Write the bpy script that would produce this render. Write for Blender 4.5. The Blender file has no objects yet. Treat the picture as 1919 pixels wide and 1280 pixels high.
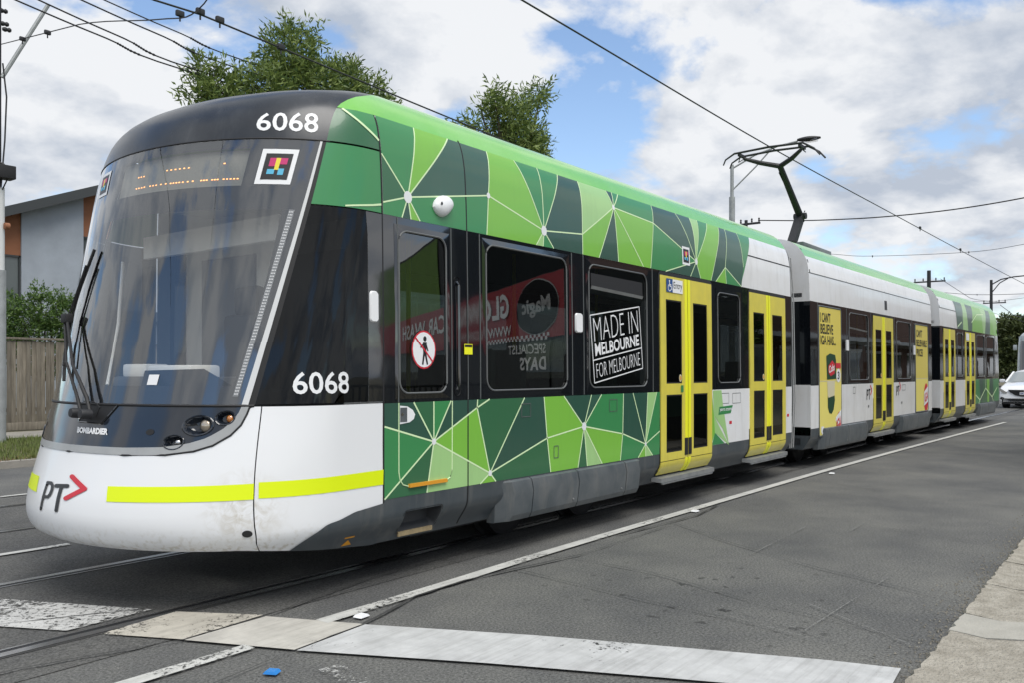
import bpy, bmesh, math, random
from mathutils import Vector, Matrix
random.seed(7)
R = math.radians
sc = bpy.context.scene
C = sc.collection

# ------------------------------------------------------------------ camera
cam = bpy.data.objects.new('camera', bpy.data.cameras.new('camera'))
C.objects.link(cam)
cam.data.sensor_width = 36.0
cam.data.lens = 36.0 * 1600.0 / 1919.0
cam.data.shift_y = 56.5 / 1919.0
cam.data.clip_start = 0.05
cam.data.clip_end = 3000
cam.location = (0.0, -5.258, 1.3957)
cam.rotation_euler = (R(90), 0, R(37.2121 - 90))
sc.camera = cam

# ------------------------------------------------------------------ world, sun, exposure
SUN_EL, SUN_AZ = 60.0, 246.0          # azimuth measured from +X towards +Y
world = bpy.data.worlds.new('World'); sc.world = world; world.use_nodes = True
wn, wl = world.node_tree.nodes, world.node_tree.links
wn.clear()
def N(tree, typ, **kw):
    n = tree.nodes.new(typ)
    for k, v in kw.items():
        if k.startswith('i_'):
            n.inputs[k[2:].replace('_', ' ')].default_value = v
        else: setattr(n, k, v)
    return n
wt = world.node_tree
out = N(wt, 'ShaderNodeOutputWorld')
bg = N(wt, 'ShaderNodeBackground'); bg.inputs['Strength'].default_value = 1.0
sky = N(wt, 'ShaderNodeTexSky'); sky.sky_type = 'NISHITA'; sky.sun_disc = False
sky.sun_elevation = R(SUN_EL); sky.sun_rotation = R(90 - SUN_AZ)
sky.air_density = 1.0; sky.dust_density = 0.6; sky.ozone_density = 1.6
sk = N(wt, 'ShaderNodeVectorMath', operation='SCALE'); sk.inputs['Scale'].default_value = 0.105
wl.new(sky.outputs[0], sk.inputs[0])
tc = N(wt, 'ShaderNodeTexCoord')
sep = N(wt, 'ShaderNodeSeparateXYZ'); wl.new(tc.outputs['Generated'], sep.inputs[0])
zz = N(wt, 'ShaderNodeMath', operation='MAXIMUM'); wl.new(sep.outputs['Z'], zz.inputs[0]); zz.inputs[1].default_value = 0.0
zd = N(wt, 'ShaderNodeMath', operation='ADD'); wl.new(zz.outputs[0], zd.inputs[0]); zd.inputs[1].default_value = 0.34
dv = N(wt, 'ShaderNodeVectorMath', operation='DIVIDE')
cz = N(wt, 'ShaderNodeCombineXYZ')
for i in range(3): wl.new(zd.outputs[0], cz.inputs[i])
wl.new(tc.outputs['Generated'], dv.inputs[0]); wl.new(cz.outputs[0], dv.inputs[1])
mp = N(wt, 'ShaderNodeMapping'); wl.new(dv.outputs[0], mp.inputs[0])
mp.inputs['Location'].default_value = (5.4, 0.5, 1.8)
n1 = N(wt, 'ShaderNodeTexNoise'); wl.new(mp.outputs[0], n1.inputs['Vector'])
n1.inputs['Scale'].default_value = 2.3; n1.inputs['Detail'].default_value = 9; n1.inputs['Roughness'].default_value = 0.56; n1.inputs['Distortion'].default_value = 0.12
r1 = N(wt, 'ShaderNodeValToRGB'); wl.new(n1.outputs[0], r1.inputs[0])
r1.color_ramp.elements[0].position = 0.405; r1.color_ramp.elements[0].color = (0, 0, 0, 1)
r1.color_ramp.elements[1].position = 0.475; r1.color_ramp.elements[1].color = (1, 1, 1, 1)
mp2 = N(wt, 'ShaderNodeVectorMath', operation='ADD'); wl.new(mp.outputs[0], mp2.inputs[0]); mp2.inputs[1].default_value = (0.035, -0.075, 0.085)
n2 = N(wt, 'ShaderNodeTexNoise'); wl.new(mp2.outputs[0], n2.inputs['Vector'])
for k in ('Scale', 'Detail', 'Roughness', 'Distortion'): n2.inputs[k].default_value = n1.inputs[k].default_value
df = N(wt, 'ShaderNodeMath', operation='SUBTRACT'); wl.new(n1.outputs[0], df.inputs[0]); wl.new(n2.outputs[0], df.inputs[1])
n3 = N(wt, 'ShaderNodeTexNoise'); wl.new(mp.outputs[0], n3.inputs['Vector']); n3.inputs['Scale'].default_value = 1.9; n3.inputs['Detail'].default_value = 4
s3 = N(wt, 'ShaderNodeMath', operation='MULTIPLY_ADD'); wl.new(df.outputs[0], s3.inputs[0]); s3.inputs[1].default_value = 2.1; wl.new(n3.outputs[0], s3.inputs[2])
r2 = N(wt, 'ShaderNodeValToRGB'); wl.new(s3.outputs[0], r2.inputs[0])
r2.color_ramp.elements[0].position = 0.27; r2.color_ramp.elements[0].color = (0.26, 0.29, 0.34, 1)
r2.color_ramp.elements[1].position = 0.62; r2.color_ramp.elements[1].color = (0.455, 0.465, 0.48, 1)
mx = N(wt, 'ShaderNodeMixRGB'); wl.new(r1.outputs[0], mx.inputs[0]); wl.new(sk.outputs[0], mx.inputs[1]); wl.new(r2.outputs[0], mx.inputs[2])
wl.new(mx.outputs[0], bg.inputs[0]); wl.new(bg.outputs[0], out.inputs[0])

sun = bpy.data.objects.new('sun', bpy.data.lights.new('sun', 'SUN')); C.objects.link(sun)
sun.data.energy = 1.5; sun.data.angle = R(40); sun.data.color = (1.0, 0.965, 0.91)
sd = Vector((math.cos(R(SUN_EL)) * math.cos(R(SUN_AZ)), math.cos(R(SUN_EL)) * math.sin(R(SUN_AZ)), math.sin(R(SUN_EL))))
sun.rotation_euler = sd.to_track_quat('Z', 'Y').to_euler(); sun.location = (0, -10, 30)

sc.view_settings.view_transform = 'Standard'; sc.view_settings.look = 'None'
sc.view_settings.exposure = 0.96; sc.view_settings.gamma = 1.0
sc.cycles.use_denoising = True
sc.cycles.max_bounces = 8; sc.cycles.transparent_max_bounces = 16

# ------------------------------------------------------------------ materials
def srgb(r, g, b):
    f = lambda c: (c / 255 / 12.92) if c / 255 <= 0.04045 else ((c / 255 + 0.055) / 1.055) ** 2.4
    return (f(r), f(g), f(b), 1)
MATS = {}
def mat(name, col, rough=0.5, metal=0.0, coat=0.0, var=0.0, vscale=6.0, vcol=None, bump=0.0, bscale=60.0, spec=0.5, emit=None, estr=0.0, detail=6):
    m = bpy.data.materials.new(name); m.use_nodes = True; t = m.node_tree
    b = t.nodes['Principled BSDF']
    col = tuple(col[:3]) + (1,)
    b.inputs['Base Color'].default_value = col
    b.inputs['Roughness'].default_value = rough; b.inputs['Metallic'].default_value = metal
    b.inputs['Coat Weight'].default_value = coat; b.inputs['Coat Roughness'].default_value = 0.06
    b.inputs['Specular IOR Level'].default_value = spec
    if emit:
        b.inputs['Emission Color'].default_value = tuple(emit[:3]) + (1,); b.inputs['Emission Strength'].default_value = estr
    if var or bump:
        tc = N(t, 'ShaderNodeTexCoord')
    if var:
        n = N(t, 'ShaderNodeTexNoise'); n.inputs['Scale'].default_value = vscale; n.inputs['Detail'].default_value = detail; n.inputs['Roughness'].default_value = 0.6
        t.links.new(tc.outputs['Object'], n.inputs['Vector'])
        r = N(t, 'ShaderNodeValToRGB'); r.color_ramp.elements[0].position = 0.35; r.color_ramp.elements[1].position = 0.7
        v2 = tuple(vcol[:3]) + (1,) if vcol else tuple(c * (1 - var) for c in col[:3]) + (1,)
        r.color_ramp.elements[0].color = col; r.color_ramp.elements[1].color = v2
        t.links.new(n.outputs[0], r.inputs[0]); t.links.new(r.outputs[0], b.inputs['Base Color'])
    if bump:
        n = N(t, 'ShaderNodeTexNoise'); n.inputs['Scale'].default_value = bscale; n.inputs['Detail'].default_value = 5
        t.links.new(tc.outputs['Object'], n.inputs['Vector'])
        bp = N(t, 'ShaderNodeBump'); bp.inputs['Strength'].default_value = bump; bp.inputs['Distance'].default_value = 0.02
        t.links.new(n.outputs[0], bp.inputs['Height']); t.links.new(bp.outputs[0], b.inputs['Normal'])
    MATS[name] = m
    return m

def glass(name, tint, base, power=1.0, rough=0.01):
    """tinted pane: part see-through, part mirror by viewing angle"""
    m = bpy.data.materials.new(name); m.use_nodes = True; t = m.node_tree; t.nodes.clear()
    o = N(t, 'ShaderNodeOutputMaterial'); mix = N(t, 'ShaderNodeMixShader')
    tr = N(t, 'ShaderNodeBsdfTransparent'); tr.inputs[0].default_value = tuple(tint) + (1,)
    gl = N(t, 'ShaderNodeBsdfGlossy'); gl.inputs['Roughness'].default_value = rough; gl.inputs[0].default_value = (0.96, 0.98, 1, 1)
    lw = N(t, 'ShaderNodeLayerWeight'); lw.inputs[0].default_value = 0.5      # Schlick, same from both sides of the pane
    pw = N(t, 'ShaderNodeMath', operation='POWER'); pw.inputs[1].default_value = 5.0; t.links.new(lw.outputs['Facing'], pw.inputs[0])
    fr = N(t, 'ShaderNodeMath', operation='MULTIPLY_ADD'); fr.inputs[1].default_value = 0.96; fr.inputs[2].default_value = 0.04; t.links.new(pw.outputs[0], fr.inputs[0])
    mu = N(t, 'ShaderNodeMath', operation='MULTIPLY_ADD'); mu.inputs[1].default_value = power; mu.inputs[2].default_value = base
    mu.use_clamp = True
    t.links.new(fr.outputs[0], mu.inputs[0]); t.links.new(mu.outputs[0], mix.inputs[0])
    t.links.new(tr.outputs[0], mix.inputs[1]); t.links.new(gl.outputs[0], mix.inputs[2]); t.links.new(mix.outputs[0], o.inputs[0])
    tcg = N(t, 'ShaderNodeNewGeometry'); ng = N(t, 'ShaderNodeTexNoise'); ng.inputs['Scale'].default_value = 1.6; ng.inputs['Detail'].default_value = 2; t.links.new(tcg.outputs['Position'], ng.inputs['Vector'])
    bg_ = N(t, 'ShaderNodeBump'); bg_.inputs['Strength'].default_value = 0.025; bg_.inputs['Distance'].default_value = 0.05; t.links.new(ng.outputs[0], bg_.inputs['Height']); t.links.new(bg_.outputs[0], gl.inputs['Normal'])
    MATS[name] = m; return m

def nd(t, typ, **kw): return N(t, typ, **kw)

white = mat('white_paint', (0.80, 0.81, 0.82), 0.28, coat=0.35, var=0.10, vscale=3.0, vcol=(0.74, 0.74, 0.73))
grime_white = mat('white_bumper_paint', (0.72, 0.73, 0.74), 0.32, coat=0.3)
black = mat('gloss_black', (0.006, 0.0075, 0.010), 0.04, coat=1.0, spec=1.0)
blackcap = mat('charcoal_cap', (0.019, 0.023, 0.030), 0.26, coat=0.0, var=0.3, vscale=5, vcol=(0.030, 0.035, 0.043))
maskblack = mat('front_mask_black', (0.012, 0.016, 0.024), 0.12, coat=0.6)
rubber = mat('rubber', (0.012, 0.012, 0.013), 0.6)
darkgrey = mat('skirt_grey', (0.048, 0.060, 0.069), 0.42, coat=0.15, var=0.35, vscale=4, vcol=(0.072, 0.082, 0.088))
boxgrey = mat('skirt_box_grey', (0.068, 0.081, 0.089), 0.40, coat=0.15, var=0.3, vscale=5, vcol=(0.115, 0.125, 0.13))
rimgrey = mat('rim_grey', (0.36, 0.37, 0.37), 0.4, coat=0.2, var=0.15, vscale=8)
pillargrey = mat('pillar_white', (0.62, 0.63, 0.63), 0.35)
seamgrey = mat('seam_grey', (0.10, 0.11, 0.11), 0.5)
beadgrey = mat('bead_grey', (0.12, 0.126, 0.126), 0.45)
under = mat('underframe', (0.010, 0.010, 0.011), 0.7)
steel = mat('rail_steel', (0.50, 0.51, 0.52), 0.22, metal=0.85, var=0.3, vscale=2.0, vcol=(0.30, 0.29, 0.28))
metal = mat('galvanised', (0.38, 0.40, 0.40), 0.5, metal=0.3, var=0.25, vscale=5)
alu = mat('aluminium_step', (0.32, 0.33, 0.33), 0.45, metal=0.4, var=0.3, vscale=9)
darkmetal = mat('dark_metal', (0.018, 0.019, 0.022), 0.6)
wirem = mat('wire_black', (0.02, 0.02, 0.022), 0.6)
D_ = mat('livery_dark', (0.028, 0.086, 0.060), 0.28, coat=0.3)
D2 = mat('livery_dark_two', (0.036, 0.105, 0.072), 0.28, coat=0.3)
G_ = mat('livery_deep', (0.034, 0.135, 0.060), 0.28, coat=0.3)
M_ = mat('livery_mid', (0.045, 0.245, 0.082), 0.28, coat=0.3)
L_ = mat('livery_lime', (0.200, 0.490, 0.060), 0.28, coat=0.3)
P_ = mat('livery_pale', (0.350, 0.590, 0.235), 0.28, coat=0.3)
LN = mat('livery_line', (0.66, 0.84, 0.50), 0.35)
HB = mat('livery_hub', (0.76, 0.78, 0.78), 0.35)
roofgreen = mat('roof_green', (0.175, 0.515, 0.080), 0.22, coat=0.5, var=0.2, vscale=3, vcol=(0.215, 0.54, 0.13))
yellow = mat('door_yellow', (0.72, 0.62, 0.085), 0.32, coat=0.3, var=0.12, vscale=6, vcol=(0.64, 0.56, 0.09))
brightyellow = mat('bright_yellow_edge', (0.86, 0.86, 0.02), 0.4)
hivis = mat('hivis_stripe', (0.72, 0.86, 0.0), 0.45)
glass_dark = glass('tinted_glass', (0.17, 0.19, 0.19), 0.10, 1.3)
glass_cab = glass('cab_side_glass', (0.06, 0.065, 0.07), 0.0, 0.7)
glass_door = glass('door_glass', (0.16, 0.17, 0.16), 0.02, 0.9)
glass_front = glass('windscreen_glass', (0.97, 0.975, 0.975), 0.10, 1.3)
glass_clear = glass('lamp_glass', (0.9, 0.9, 0.9), 0.08, 1.0)
frit = mat('windscreen_border', (0.010, 0.012, 0.016), 0.8, spec=0.1)
paintblack = mat('lettering_black', (0.012, 0.013, 0.015), 0.4)
paintwhite = mat('lettering_white', (0.80, 0.81, 0.82), 0.4)
paintred = mat('lettering_red', (0.58, 0.022, 0.040), 0.4)
amber = mat('amber_lens', (0.72, 0.24, 0.01), 0.12, coat=0.8)
orangepaint = mat('orange_mark', (0.68, 0.30, 0.02), 0.5)
chrome = mat('reflector', (0.72, 0.72, 0.72), 0.08, metal=1.0)
warmlens = mat('headlamp_lens', (0.55, 0.46, 0.34), 0.06, metal=0.5, coat=1.0)
blue_sign = mat('sign_blue', (0.02, 0.075, 0.24), 0.4)
led = mat('led_orange', (0.9, 0.35, 0.08), 0.5, emit=(1.0, 0.42, 0.12), estr=1.3)
tan = mat('step_tan', (0.36, 0.28, 0.15), 0.7, var=0.4, vscale=20, vcol=(0.22, 0.17, 0.10))
interior_light = mat('interior_light_grey', (0.80, 0.80, 0.76), 0.6)
interior_dark = mat('interior_dark', (0.045, 0.048, 0.052), 0.6)
seatgreen = mat('seat_fabric', (0.03, 0.07, 0.05), 0.8, var=0.3, vscale=30)
adyellow = mat('poster_yellow', (0.72, 0.60, 0.11), 0.35, coat=0.2)
adyellow2 = mat('poster_pale_yellow', (0.80, 0.70, 0.18), 0.4)
adgreen = mat('poster_green', (0.012, 0.055, 0.025), 0.4)
cream = mat('poster_cream', (0.62, 0.58, 0.40), 0.5)
navi = {'k': mat('tag_black', (0.02, 0.02, 0.022), 0.4), 'c': mat('tag_cyan', (0.10, 0.45, 0.66), 0.4), 'm': mat('tag_magenta', (0.55, 0.03, 0.16), 0.4), 'y': mat('tag_yellow', (0.80, 0.66, 0.05), 0.4)}

def ripple(m, strength=0.035, scale=1.8):
    t = m.node_tree; b = t.nodes['Principled BSDF']; g = N(t, 'ShaderNodeNewGeometry'); n = N(t, 'ShaderNodeTexNoise'); n.inputs['Scale'].default_value = scale; n.inputs['Detail'].default_value = 3
    t.links.new(g.outputs['Position'], n.inputs['Vector']); bp = N(t, 'ShaderNodeBump'); bp.inputs['Strength'].default_value = strength; bp.inputs['Distance'].default_value = 0.05
    t.links.new(n.outputs[0], bp.inputs['Height']); t.links.new(bp.outputs[0], b.inputs['Normal']); t.links.new(bp.outputs[0], b.inputs['Coat Normal'])
for m_ in (black, white, D_, D2, G_, M_, L_, P_, roofgreen, blackcap, yellow, darkgrey, boxgrey): ripple(m_)
def streaks(m, amount, col=(0.20, 0.19, 0.16), lo=0.52, hi=0.75):
    """run-down dirt: noise drawn out vertically, darkens the paint"""
    t = m.node_tree; b = t.nodes['Principled BSDF']; g = N(t, 'ShaderNodeNewGeometry'); mp = N(t, 'ShaderNodeMapping'); mp.inputs['Scale'].default_value = (9, 9, 0.9); t.links.new(g.outputs['Position'], mp.inputs[0])
    n = N(t, 'ShaderNodeTexNoise'); n.inputs['Scale'].default_value = 1.0; n.inputs['Detail'].default_value = 9; n.inputs['Roughness'].default_value = 0.65; t.links.new(mp.outputs[0], n.inputs['Vector'])
    mr = N(t, 'ShaderNodeMapRange'); mr.inputs[1].default_value = lo; mr.inputs[2].default_value = hi; mr.inputs[3].default_value = 0; mr.inputs[4].default_value = amount; t.links.new(n.outputs[0], mr.inputs[0])
    mx = N(t, 'ShaderNodeMixRGB'); mx.inputs[2].default_value = col + (1,)
    src = b.inputs['Base Color'].links[0].from_socket if b.inputs['Base Color'].links else None
    if src: t.links.new(src, mx.inputs[1])
    else: mx.inputs[1].default_value = b.inputs['Base Color'].default_value[:]
    t.links.new(mr.outputs[0], mx.inputs[0]); t.links.new(mx.outputs[0], b.inputs['Base Color'])
streaks(white, 0.22); streaks(darkgrey, 0.5, (0.17, 0.165, 0.15)); streaks(boxgrey, 0.5, (0.19, 0.185, 0.17)); streaks(yellow, 0.25, (0.30, 0.24, 0.08)); streaks(blackcap, 0.25, (0.10, 0.105, 0.11))
for m_ in (D_, D2, G_, M_, L_, P_): streaks(m_, 0.12, (0.10, 0.11, 0.09))

# dirt on the white bumper: brown stain near the corner seam and road film low down
t = grime_white.node_tree; b = t.nodes['Principled BSDF']
gp = N(t, 'ShaderNodeNewGeometry'); dist = N(t, 'ShaderNodeVectorMath', operation='DISTANCE'); dist.inputs[1].default_value = (2.93, -1.13, 0.60)
t.links.new(gp.outputs['Position'], dist.inputs[0])
mr = N(t, 'ShaderNodeMapRange'); mr.inputs[1].default_value = 0.02; mr.inputs[2].default_value = 0.27; mr.inputs[3].default_value = 0.72; mr.inputs[4].default_value = 0.0
t.links.new(dist.outputs['Value'], mr.inputs[0])
nz = N(t, 'ShaderNodeTexNoise'); nz.inputs['Scale'].default_value = 14; nz.inputs['Detail'].default_value = 9; nz.inputs['Roughness'].default_value = 0.65; nz.inputs['Distortion'].default_value = 1.0
t.links.new(gp.outputs['Position'], nz.inputs['Vector'])
nr = N(t, 'ShaderNodeValToRGB'); nr.color_ramp.elements[0].position = 0.42; nr.color_ramp.elements[1].position = 0.66
t.links.new(nz.outputs[0], nr.inputs[0])
mm = N(t, 'ShaderNodeMath', operation='MULTIPLY'); t.links.new(mr.outputs[0], mm.inputs[0]); t.links.new(nr.outputs[0], mm.inputs[1])
sx = N(t, 'ShaderNodeSeparateXYZ'); t.links.new(gp.outputs['Position'], sx.inputs[0])
lowm = N(t, 'ShaderNodeMapRange'); lowm.inputs[1].default_value = 0.52; lowm.inputs[2].default_value = 0.38; lowm.inputs[3].default_value = 0.0; lowm.inputs[4].default_value = 0.55
t.links.new(sx.outputs['Z'], lowm.inputs[0])
nz2 = N(t, 'ShaderNodeTexNoise'); nz2.inputs['Scale'].default_value = 30; nz2.inputs['Detail'].default_value = 8
t.links.new(gp.outputs['Position'], nz2.inputs['Vector'])
nr2 = N(t, 'ShaderNodeValToRGB'); nr2.color_ramp.elements[0].position = 0.50; nr2.color_ramp.elements[1].position = 0.68
t.links.new(nz2.outputs[0], nr2.inputs[0])
m2 = N(t, 'ShaderNodeMath', operation='MULTIPLY'); t.links.new(lowm.outputs[0], m2.inputs[0]); t.links.new(nr2.outputs[0], m2.inputs[1])
ad = N(t, 'ShaderNodeMath', operation='ADD'); ad.use_clamp = True; t.links.new(mm.outputs[0], ad.inputs[0]); t.links.new(m2.outputs[0], ad.inputs[1])
mxx = N(t, 'ShaderNodeMixRGB'); mxx.inputs[1].default_value = (0.78, 0.79, 0.80, 1); mxx.inputs[2].default_value = (0.42, 0.37, 0.27, 1)
t.links.new(ad.outputs[0], mxx.inputs[0]); t.links.new(mxx.outputs[0], b.inputs['Base Color'])

def wood_mat(name, c1, c2):
    m = mat(name, c1, 0.85); t = m.node_tree; b = t.nodes['Principled BSDF']
    tc = N(t, 'ShaderNodeTexCoord'); oi = N(t, 'ShaderNodeObjectInfo')
    mp = N(t, 'ShaderNodeMapping'); mp.inputs['Scale'].default_value = (14, 14, 1.2)
    ad = N(t, 'ShaderNodeVectorMath', operation='ADD'); t.links.new(tc.outputs['Object'], ad.inputs[0]); t.links.new(oi.outputs['Location'], ad.inputs[1])
    t.links.new(ad.outputs[0], mp.inputs[0])
    n = N(t, 'ShaderNodeTexNoise'); n.inputs['Scale'].default_value = 2.0; n.inputs['Detail'].default_value = 8; n.inputs['Roughness'].default_value = 0.7
    t.links.new(mp.outputs[0], n.inputs['Vector'])
    r = N(t, 'ShaderNodeValToRGB'); r.color_ramp.elements[0].position = 0.3; r.color_ramp.elements[0].color = tuple(c1) + (1,); r.color_ramp.elements[1].position = 0.72; r.color_ramp.elements[1].color = tuple(c2) + (1,)
    t.links.new(n.outputs[0], r.inputs[0])
    hs = N(t, 'ShaderNodeHueSaturation'); t.links.new(r.outputs[0], hs.inputs['Color'])
    mr = N(t, 'ShaderNodeMapRange'); mr.inputs[3].default_value = 0.72; mr.inputs[4].default_value = 1.22; t.links.new(oi.outputs['Random'], mr.inputs[0]); t.links.new(mr.outputs[0], hs.inputs['Value'])
    t.links.new(hs.outputs[0], b.inputs['Base Color'])
    return m
fencewood = wood_mat('weathered_timber', (0.105, 0.09, 0.068), (0.27, 0.24, 0.19))

# asphalt
def asphalt(name, base=(0.112, 0.114, 0.112)):
    m = mat(name, base, 0.85, spec=0.35); t = m.node_tree; b = t.nodes['Principled BSDF']
    g = N(t, 'ShaderNodeNewGeometry')
    fine = N(t, 'ShaderNodeTexNoise'); fine.inputs['Scale'].default_value = 70; fine.inputs['Detail'].default_value = 4; fine.inputs['Roughness'].default_value = 0.8
    t.links.new(g.outputs['Position'], fine.inputs['Vector'])
    big = N(t, 'ShaderNodeTexNoise'); big.inputs['Scale'].default_value = 0.9; big.inputs['Detail'].default_value = 8; big.inputs['Roughness'].default_value = 0.62
    t.links.new(g.outputs['Position'], big.inputs['Vector'])
    vor = N(t, 'ShaderNodeTexVoronoi'); vor.inputs['Scale'].default_value = 38
    t.links.new(g.outputs['Position'], vor.inputs['Vector'])
    chip = N(t, 'ShaderNodeValToRGB'); chip.color_ramp.elements[0].position = 0.07; chip.color_ramp.elements[0].color = (1, 1, 1, 1); chip.color_ramp.elements[1].position = 0.13; chip.color_ramp.elements[1].color = (0, 0, 0, 1)
    t.links.new(vor.outputs['Distance'], chip.inputs[0])
    r = N(t, 'ShaderNodeValToRGB'); r.color_ramp.elements[0].position = 0.36; r.color_ramp.elements[0].color = tuple(c * 0.42 for c in base) + (1,)
    r.color_ramp.elements[1].position = 0.64; r.color_ramp.elements[1].color = tuple(c * 1.62 for c in base) + (1,)
    t.links.new(fine.outputs[0], r.inputs[0])
    r2 = N(t, 'ShaderNodeValToRGB'); r2.color_ramp.elements[0].position = 0.3; r2.color_ramp.elements[0].color = (0.70, 0.70, 0.72, 1); r2.color_ramp.elements[1].position = 0.7; r2.color_ramp.elements[1].color = (1.28, 1.25, 1.18, 1)
    t.links.new(big.outputs[0], r2.inputs[0])
    mu = N(t, 'ShaderNodeMixRGB', blend_type='MULTIPLY'); mu.inputs[0].default_value = 1; t.links.new(r.outputs[0], mu.inputs[1]); t.links.new(r2.outputs[0], mu.inputs[2])
    # a random cell colour decides which stones are pale
    cr = N(t, 'ShaderNodeSeparateColor'); t.links.new(vor.outputs['Color'], cr.inputs[0])
    gt = N(t, 'ShaderNodeMath', operation='GREATER_THAN'); gt.inputs[1].default_value = 0.80; t.links.new(cr.outputs[0], gt.inputs[0])
    cm = N(t, 'ShaderNodeMath', operation='MULTIPLY'); t.links.new(gt.outputs[0], cm.inputs[0]); t.links.new(chip.outputs[0], cm.inputs[1])
    mc = N(t, 'ShaderNodeMixRGB'); t.links.new(cm.outputs[0], mc.inputs[0]); t.links.new(mu.outputs[0], mc.inputs[1]); mc.inputs[2].default_value = (0.30, 0.29, 0.26, 1)
    # oily drip spots
    vs = N(t, 'ShaderNodeTexVoronoi'); vs.inputs['Scale'].default_value = 7.5; vs.inputs['Randomness'].default_value = 1
    dn = N(t, 'ShaderNodeTexNoise'); dn.inputs['Scale'].default_value = 16; t.links.new(g.outputs['Position'], dn.inputs['Vector'])
    da = N(t, 'ShaderNodeMixRGB'); da.inputs[0].default_value = 0.10; t.links.new(g.outputs['Position'], da.inputs[1]); t.links.new(dn.outputs['Color'], da.inputs[2])
    t.links.new(da.outputs[0], vs.inputs['Vector'])
    sr = N(t, 'ShaderNodeValToRGB'); sr.color_ramp.elements[0].position = 0.12; sr.color_ramp.elements[0].color = (1, 1, 1, 1); sr.color_ramp.elements[1].position = 0.22; sr.color_ramp.elements[1].color = (0, 0, 0, 1)
    t.links.new(vs.outputs['Distance'], sr.inputs[0])
    area = N(t, 'ShaderNodeVectorMath', operation='DISTANCE'); area.inputs[1].default_value = (4.9, -3.1, 0); t.links.new(g.outputs['Position'], area.inputs[0])
    am = N(t, 'ShaderNodeMapRange'); am.inputs[1].default_value = 0.2; am.inputs[2].default_value = 1.5; am.inputs[3].default_value = 0.85; am.inputs[4].default_value = 0.0; t.links.new(area.outputs['Value'], am.inputs[0])
    cs = N(t, 'ShaderNodeSeparateColor'); t.links.new(vs.outputs['Color'], cs.inputs[0])
    g2 = N(t, 'ShaderNodeMath', operation='GREATER_THAN'); g2.inputs[1].default_value = 0.35; t.links.new(cs.outputs[1], g2.inputs[0])
    s1 = N(t, 'ShaderNodeMath', operation='MULTIPLY'); t.links.new(sr.outputs[0], s1.inputs[0]); t.links.new(am.outputs[0], s1.inputs[1])
    s2 = N(t, 'ShaderNodeMath', operation='MULTIPLY'); t.links.new(s1.outputs[0], s2.inputs[0]); t.links.new(g2.outputs[0], s2.inputs[1])
    ms = N(t, 'ShaderNodeMixRGB'); t.links.new(s2.outputs[0], ms.inputs[0]); t.links.new(mc.outputs[0], ms.inputs[1]); ms.inputs[2].default_value = (0.018, 0.018, 0.018, 1)
    t.links.new(ms.outputs[0], b.inputs['Base Color'])
    bp = N(t, 'ShaderNodeBump'); bp.inputs['Strength'].default_value = 0.55; bp.inputs['Distance'].default_value = 0.008
    t.links.new(fine.outputs[0], bp.inputs['Height']); t.links.new(bp.outputs[0], b.inputs['Normal'])
    return m
road_m = asphalt('asphalt')
tracklane_m = asphalt('asphalt_track', (0.092, 0.093, 0.091))

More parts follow.
